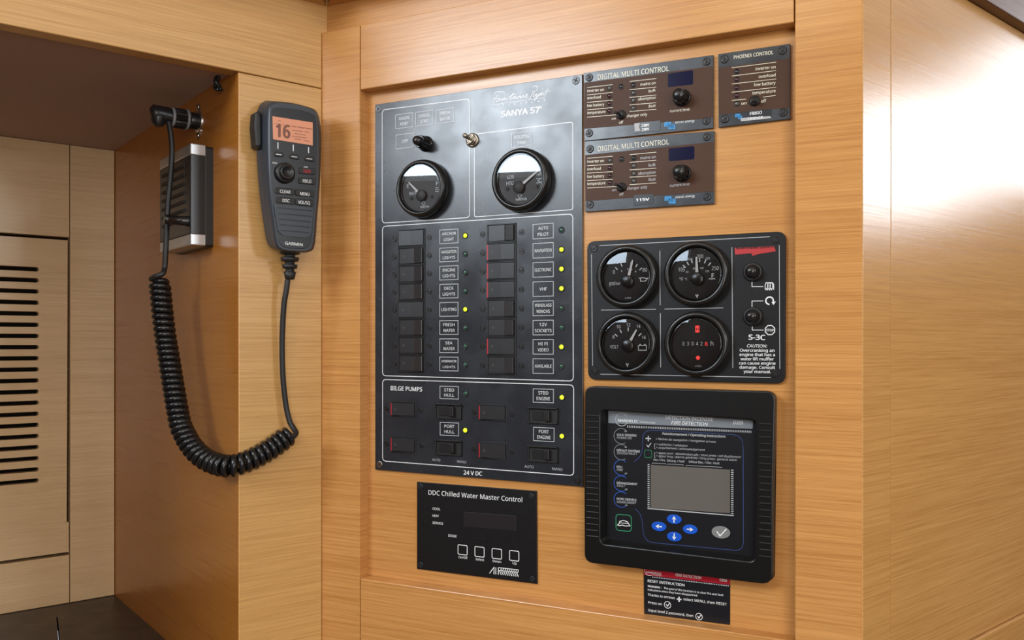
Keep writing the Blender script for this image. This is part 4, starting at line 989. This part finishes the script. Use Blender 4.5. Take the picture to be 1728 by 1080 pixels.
for x, y in ((1126.6, 1020.6), (1179.7, 1040.4)):
    m.ribbon(circ(T.px(x, y), T.sz(x, 5.6), 20), T.sz(x, .9), T.top+.0003, True); T.line(m, [(x-2.8, y-1), (x-.3, y+2.6), (x+3.2, y-2.8)], 1.3)
T.part('card_marking', m, 'print_white')
T.text([('RESET INSTRUCTION', 1092.9, 982, 1155.2, 989.6, 4.2, 0, .014), ('WARNING :', 1092.9, 990.4, 1116, 993.4, 3.2, 0, .02), ('The goal of this function is to clear fire and fault', 1120, 993.8, 1220.5, 1006, 3.2, .1, .006), ('indications when they have disappeared.', 1092.9, 996.4, 1177.2, 1006.6, 3.2, .1, .006),
        ('Thanks to arrows', 1092.9, 1005.3, 1138.6, 1011, 4, 0, .006), ('select MENU, then RESET', 1153.3, 1012.8, 1226.5, 1022, 4.2, 0, .006), ('Press on', 1094, 1018.4, 1117, 1021.4, 4.1, 0, .006), ('Input level 2 password, then', 1094, 1031.4, 1169.9, 1041.3, 4.1, 0, .006)], 'print_white')

# ================================================================ RADIO HANDSET
T = Thing('radio_handset', 'black handheld radio microphone with an orange lit screen showing 16, hung on the narrow stile', 'radio handset', L, *L.px(490, 424))
lay = []   # (offset, outline in pixels); same point count, clockwise from top left
def outl(pts, off, sm=3):
    k = len(pts); cl = [pts[-1]]+pts+[pts[0], pts[1]]; o_ = []
    for i in range(1, k+1):
        p0, p1, p2, p3 = cl[i-1], cl[i], cl[i+1], cl[(i+2) if i+2 < len(cl) else 2]
        for j in range(sm):
            t = j/sm; o_.append(tuple(.5*(2*p1[q]+(p2[q]-p0[q])*t+(2*p0[q]-5*p1[q]+4*p2[q]-p3[q])*t*t+(3*p1[q]-p0[q]-3*p2[q]+p3[q])*t**3) for q in (0, 1)))
    return [(lambda w_: (w_[0], off, w_[1]))(T.fr.px(x, y, off)) for x, y in o_]
front = [(459, 178), (470, 174.2), (492, 176), (512, 180), (528, 186.5), (533.5, 195), (536.6, 220), (537.2, 270), (535.5, 320), (531.5, 365), (528, 408), (521, 421.5), (500, 422.8), (478, 420.5), (467.5, 409), (462.5, 370), (457.5, 320), (455.5, 270), (455, 220), (455.2, 190)]
mid = [(455, 173), (468, 171), (492, 173.5), (514, 178.5), (531, 185), (538, 196), (541.8, 222), (541.6, 272), (539, 322), (535, 367), (531.5, 411), (523.5, 424.5), (500, 426.4), (476, 424), (464, 414), (458, 374), (452, 322), (449.5, 270), (449, 220), (450, 186)]
bk = [(445, 171.5), (456, 170.3), (480, 172.5), (500, 177), (517, 183), (524, 194), (528, 222), (527.5, 272), (524.5, 322), (520.5, 367), (517, 409), (510, 421), (490, 424), (468, 422.5), (452, 412), (444.5, 376), (437.5, 322), (433.5, 270), (432, 215), (435, 184)]
OF = .040
m = MB(); m.rings([outl(bk, .006), outl(bk, .016), outl([(a[0]*.45+b[0]*.55, a[1]*.45+b[1]*.55) for a, b in zip(bk, mid)], .024), outl(mid, .035), outl([(a[0]*.4+b[0]*.6, a[1]*.4+b[1]*.6) for a, b in zip(mid, front)], .0388), outl(front, OF)][::1], smooth=True)
# orientation: outline runs clockwise seen from the viewer, flip the faces
m.f = [f[::-1] for f in m.f]
T.part('body', m, 'handset_grey')
T.top = OF
FP = [(458.5, 190), (466, 182), (490, 183.5), (512, 187), (529, 193), (533, 202), (535, 225), (535.3, 270), (533.5, 320), (529.5, 365), (526, 405), (519, 418), (500, 419.5), (481, 417.5), (470, 406), (465.5, 370), (461, 320), (458.5, 270), (458, 225)]
T.part('front_plate', MB().prism([(q_[0], q_[2]) for q_ in outl(FP, OF+.0006)], OF-.001, OF+.0006, .0003), 'handset_black')
T.top = OF+.0006
m = MB(); T.part('mount_button', MB().lathe([(.008, 0), (.008, .007)], 20), 'black_plastic', None, (T.px(482, 290, 0)[0], 0, T.px(482, 290, 0)[1]))
q = [T.px(x, y, .020) for x, y in ((427.5, 192), (434, 188), (437, 200), (438, 245), (434, 252), (428.5, 247), (426, 215))]
T.part('talk_button', MB().prism(q, .012, .027, .002), 'black_rubber')
q = [(459.8, 196), (527.8, 206.6), (527.8, 245.4), (461, 235)]
scr = plate(T, q, T.top-.0005, T.top+.0002, 'lcd_orange', .0001, name='screen', label='orange backlit screen')
T.text([('16', 465.4, 230.2, 490, 233.6, 21.5, 0, .03)], 'lcd_ink', scr, n=T.top+.0005)
m = MB()
T.line(m, [(462, 208.2), (527, 217.5)], .8, T.top+.0004); T.line(m, [(469.5, 203.6), (474.5, 204.4)], 1.3, T.top+.0004)
for i, (x0, x1, y) in enumerate(((494, 500, 213.4), (503, 513, 214.8), (516, 526, 216.4), (493, 511, 219.5), (514, 522, 222.4), (497, 516, 225.2), (493, 518, 229.5), (496, 508, 234), (512, 522, 237))): T.line(m, [(x0, y), (x1, y+(x1-x0)*.145)], 1.5, T.top+.0004)
T.part('screen_marking', m, 'lcd_faint', scr)
m = MB()
for x, y0, y1 in ((469, 240.2, 251), (494.9, 244, 255), (520.6, 248.2, 258.2)): T.line(m, [(x, y0), (x, y1)], 1.8)
T.part('soft_key_mark', m, 'print_white')
def pill(x0, y0, x1, y1, sl, nm='key', r=.0022, h=.0013):
    q = [T.px(a, b, T.top) for a, b in ((x0, y0), (x1, y0+(x1-x0)*sl), (x1, y1+(x1-x0)*sl), (x0, y1))]
    return T.part(nm, MB().prism(rrect(q, min(r, (q[0][1]-q[3][1])*.45), 4), T.top-.0004, T.top+h, .0005), 'black_rubber')
def ktext(o, s_, x0, y0, x1, y1, cap, mat='print_white', bold=.012): T.text([(s_, x0, y0, x1, y1, cap)], mat, o, n=T.top+.0016, bold=bold)
for x, y in ((470.3, 260.6), (496.7, 264.6), (522, 268.1)):
    o = pill(x-8.3, y-5.2, x+8.3, y+3.2, .13); m = MB(); T.line(m, [(x-4.6, y-.6), (x+4.8, y+.6)], 1.2, T.top+.0016); T.part('key_mark', m, 'print_white', o)
p = T.px(479.8, 292.5); m = MB(); m.lathe([(.0108, 0), (.0112, .001), (.0112, .0035), (.0100, .0048), (.0082, .0050)], 40, cap1=True)
m.lathe([(.0082, .0048), (.0080, .0085), (.0074, .0093), (.0062, .0094), (.0058, .0087), (.0003, .0087)], 40)
T.part('channel_knob', m, 'black_plastic', None, (p[0], T.top, p[1]))
o = pill(503.4, 282.5, 531.4, 293.2, .07); ktext(o, '16/9', 511.5, 291.4, 524, 292.6, 6.0, 'print_red', .02)
o = pill(503.6, 299.3, 532, 310, .07); ktext(o, 'HI/LO', 511, 307.6, 525.4, 309, 5.6)
T.text([('PWR', 513, 283, 519.4, 283.6, 2.6), ('MODE', 459.6, 275.8, 467.6, 276.8, 2.8)], 'print_white', bold=.01)
for y, ya in ((316, 0), (331.6, 1)):
    x0 = 463.5+ya*1.8; o = pill(x0, y, 497.3, y+11, .09); 
    ktext(o, ('CLEAR', 'DSC')[ya], *((472.4, 325.2, 490.2, 326.8), (476.8, 340.6, 488.8, 341.6))[ya], 5.2)
    o = pill(497.9, y+3.2, 529.8-ya, y+14.2, .09); ktext(o, ('MENU', 'VOL/SQ')[ya], *((506.5, 329.2, 522, 330.6), (503.2, 343.6, 523, 345.4))[ya], 5.2)
gp = [(461.6, 345), (528.2, 351), (524.6, 396), (516, 401.5), (478, 398), (469, 390)]
o = T.cut('speaker_grille', rrect([T.px(x, y, T.top+.0006) for x, y in gp][::-1], .0024, 4),
      [[T.px(x, y, T.top+.0006) for x, y in ((a-.6, y0), (a+1.5, y0-1.3), (b-1.5, y1-1.3), (b+.6, y1), (b-1.5, y1+1.3), (a+1.5, y0+1.3))] for a, b, y0, y1 in ((466.5, 525.8, 351.3, 356.2), (467.8, 525.4, 361, 365.6), (469.6, 524, 370.4, 374.8), (471, 522.6, 379.7, 384), (473.4, 521, 389.2, 393.2))], T.top-.0001, T.top+.0009, 'handset_grey')
T.text([('GARMIN', 481, 412.6, 510.9, 415.6, 4.9)], 'print_white', bold=.014)
# strain relief at the lower end
m = MB(); X = T.px(489, 424, .022); zs = T.sz(489, 1, .022)
prof = [(16.5, 0), (17, -7), (16, -8), (9, -9), (9, -13), (15.5, -14), (14.5, -20), (8, -21), (8, -25), (13, -26), (12, -32), (7.5, -33), (7.5, -37), (10.5, -38), (8, -50), (5.4, -51)]
m.lathe([(a*zs, b*zs+.002) for a, b in prof][::-1], 24, (X[0], .022, X[1]), 'v')
T.part('strain_relief', m, 'black_rubber')

# ================================================================ COILED CORD
def W3(x, y, z): return ((x-CX)/F*z, z, (HY-y)/F*z)            # camera ray to a real point (world x, y, height)
def toW(p): return (p[0], -p[1], p[2])                        # into (u, n, v) of the world frame
zP = L.world(X[0], .022)[1]
T = Thing('coiled_cord', 'black coiled cord hanging in a loop between the handset and the niche socket', 'cord', W, 0, 0)
ax = S.px(336.3, 205.3); so = S.world(ax[0])                   # socket centre on the cheek
def off(p, d): return (so[0]+S.n[0]*d, so[1]+S.n[1]*d)
zE = off(so, .052)[1]
def cab(pts, r, sub=8): m = MB(); m.tube([toW(W3(*p)) for p in spline(pts, sub)], r, 12); return m
lead = [(485.3, 472.3, zP), (483.5, 488, zP), (479, 517, zP+.001), (476.2, 575, zP+.004), (477.3, 633, zP+.006), (482, 680, zP+.008), (488.5, 710, zP+.008), (495, 722, zP+.006), (499.5, 731, zP), (493, 739, zP-.008)]
T.part('cord_lead', cab(lead, .0031), 'black_rubber', label='straight cord below the handset')
tail = [(284.5, 206, zE), (287.5, 222, zE), (290, 246, zE), (289.6, 270, zE), (288, 294, zE), (283.5, 343, zE-.002), (281, 392, zE-.004), (279.4, 430, zE-.006), (277.8, 452, zE-.006), (274, 462, zE-.012), (262, 467, zE-.012), (255, 471, zE-.006)]
T.part('cord_tail', cab(tail, .0031), 'black_rubber', label='straight cord below the elbow plug')
cpx = [(268.5, 470, zE), (270.6, 490, zE-.001), (275, 536, zE-.006), (280, 575, zE-.010), (284.6, 602, zE-.014), (292.5, 652, zE-.024), (303, 711, zE-.038), (311.5, 733, zE-.045), (324, 754, zE-.053), (341, 771, zE-.060), (362, 782, zE-.066), (386, 786.5, zE-.072), (412, 780.5, .952), (438, 768.5, .960), (466, 751, .970), (491, 731, .980)]
from mathutils import Vector
ctr = [Vector(toW(W3(*p))) for p in spline(cpx, 24)]
ds = [0]
for i in range(1, len(ctr)): ds.append(ds[-1]+(ctr[i]-ctr[i-1]).length)
tot = ds[-1]; turns = 47; per = 18; N_ = turns*per; pts = []
Rc = .0094; Tn = (ctr[1]-ctr[0]).normalized(); a = Tn.orthogonal().normalized(); j = 0
for i in range(N_+1):
    s_ = tot*i/N_
    while j < len(ds)-2 and ds[j+1] < s_: j += 1
    f_ = (s_-ds[j])/(ds[j+1]-ds[j]); c_ = ctr[j].lerp(ctr[j+1], f_)
    t_ = (ctr[min(j+2, len(ctr)-1)]-ctr[max(j-1, 0)]).normalized()
    a = (a-t_*a.dot(t_)).normalized(); b = t_.cross(a); th = 2*pi*i/per
    rr_ = Rc*min(1, .55+i/per*.45, .55+(N_-i)/per*.45)
    pts.append(c_+a*rr_*cos(th)+b*rr_*sin(th))
m = MB(); m.tube(pts, .0035, 8); T.part('coil', m, 'black_satin')
# elbow plug, in the cheek frame
m = MB(); T2 = Thing.__new__(Thing)
ua, va = ax
pl = Thing('cord_socket', 'round steel-flanged socket on the niche side panel above the loudspeaker', 'socket', S, ua, va)
m = MB(); m.lathe([(.0135, 0), (.0135, .0015), (.0125, .0022), (.010, .0024)], 32)
m.prism(circ((0, 0), .0085, 20, ry=.0215), 0, .0016, .0003)
pl.part('flange', m, 'steel', None, (ua, 0, va))
m = MB(); m.lathe([(.0100, .0020), (.0100, .012), (.0092, .013)], 24); pl.part('socket_barrel', m, 'black_plastic', None, (ua, 0, va))
for dv in (-.0175, .0175):
    m = MB(); m.lathe([(.0034, 0), (.0030, .0014), (.0012, .0022)], 14); pl.part('screw', m, 'screw_steel', None, (ua, .0016, va+dv))
def plug_part(name, prof, mat, seg=24, flute=False, parent=None):
    # lathe about the socket axis (the cheek's normal) written in world coordinates
    m = MB()
    rs = []
    for r, h in prof:
        ring = []
        for i in range(seg):
            a_ = 2*pi*i/seg; k = r*(1-(.10 if flute and i % 2 else 0)); du = k*cos(a_); x, y = S.world(ua+du, h)
            ring.append((x, -y, va+k*sin(a_)))
        rs.append(ring)
    m.rings(rs, smooth=not flute); return T.part(name, m, mat, parent)
pg = plug_part('plug_collar', [(.0108, .012), (.0108, .015), (.0118, .0155), (.0118, .030), (.0108, .031)], 'black_plastic', 36, True)
plug_part('plug_ring', [(.0102, .0135), (.0124, .0140), (.0124, .0165), (.0102, .017)], 'grey_ring', 28, parent=pg)
plug_part('plug_ring', [(.0100, .0305), (.0118, .031), (.0118, .0335), (.0100, .034)], 'grey_ring', 28, parent=pg)
m = MB(); e0 = S.world(ua, .033); e1 = S.world(ua, .050); vv = va
el = [(e0[0], -e0[1], vv), ((e0[0]+e1[0])/2, -(e0[1]+e1[1])/2, vv+.001), (e1[0], -e1[1], vv+.0015), (e1[0]-.006, -e1[1]+.003, vv)]
m.tube(spline(el, 4), [.0102, .0104, .0105, .0105, .0102, .0100, .0100, .0100, .0100, .0098, .0092, .0078, .0055][:13], 20)
m.tube([(e1[0]+.002, -e1[1], vv), (e1[0]+.002, -e1[1], vv-.010), (e1[0]+.0022, -e1[1], vv-.0135)], [.0080, .0074, .0048], 18)
T.part('elbow_plug', m, 'black_plastic')
T.part('plug_rib', MB().tube([(e1[0]-.003, -e1[1]+.001, vv+.001), (e1[0]-.0042, -e1[1]+.0018, vv+.001)], .0108, 20), 'black_rubber')

# ================================================================ LOUDSPEAKER ON THE CHEEK
u1 = S.px(360, 300)[0]; TS = .0265; u0 = u1-.118
nb, nf = .0095, TS
def vS(y): 
    X_ = S.world(u1, TS); return (HY-y)/F*X_[1]
vt, vb = vS(241), vS(413)
T = Thing('loudspeaker', 'flat black square loudspeaker with silver end caps on the niche side panel', 'loudspeaker', S, u0, vb)
T.part('back_housing', MB().prism(rrect([(u0+.004, vb-.001), (u1, vb-.001), (u1, vt-.001), (u0+.004, vt-.001)], .003, 3), 0, nb, .001), 'black_plastic')
T.part('front_housing', MB().prism([(u0, vb+.0135), (u1, vb+.0135), (u1, vt-.0135), (u0, vt-.0135)], nb, nf, .0008), 'handset_black')
for a, b in ((vb, vb+.0133), (vt-.0133, vt)): T.part('end_cap', MB().prism(rrect([(u0, a), (u1, a), (u1, b), (u0, b)], .001, 2), nb, nf, .0012), 'silver_plastic', label='silver end cap')
for i in range(7):
    v_ = vb+.030+i*.0105
    T.part('grille_slat', MB().prism([(u0+.012, v_), (u1-.02, v_), (u1-.02, v_+.004), (u0+.012, v_+.004)], nf, nf+.0012, .0004), 'black_matte')
vk = vS(372); m = MB(); m.lathe([(.0062, 0), (.0062, .003), (.0056, .0035), (.0052, .022), (.0058, .0225), (.0056, .026), (.004, .027)], 20)
T.part('volume_knob', m, 'black_satin', None, (u1-.009, nf, vk))

# ================================================================ CABLE CLIP under the fascia
cx_ = W3(368, 118, S.world(S.px(376, 118)[0])[1]-.006)
T = Thing('cable_clip', 'twisted dark plastic cable clip hanging under the fascia above the niche', 'clip', W, cx_[0], cx_[2])
z0 = cx_[1]
m = MB(); m.tube([toW(W3(*p)) for p in spline([(352, 119, z0), (360, 122, z0), (366, 129, z0), (364, 138, z0-.003), (370, 146, z0), (366, 152, z0)], 5)], .0026, 10)
T.part('strap', m, 'black_plastic')
m = MB(); m.tube([toW(W3(*p)) for p in spline([(362, 121, z0-.004), (369, 130, z0-.004), (365, 139, z0), (362, 147, z0), (366, 151, z0-.002)], 5)], .0020, 10)
m.tube([toW(W3(*p)) for p in spline([(366, 143, z0), (371, 149, z0-.002), (375, 152, z0)], 5)], .0018, 8)
T.part('strap', m, 'black_matte')

flush()
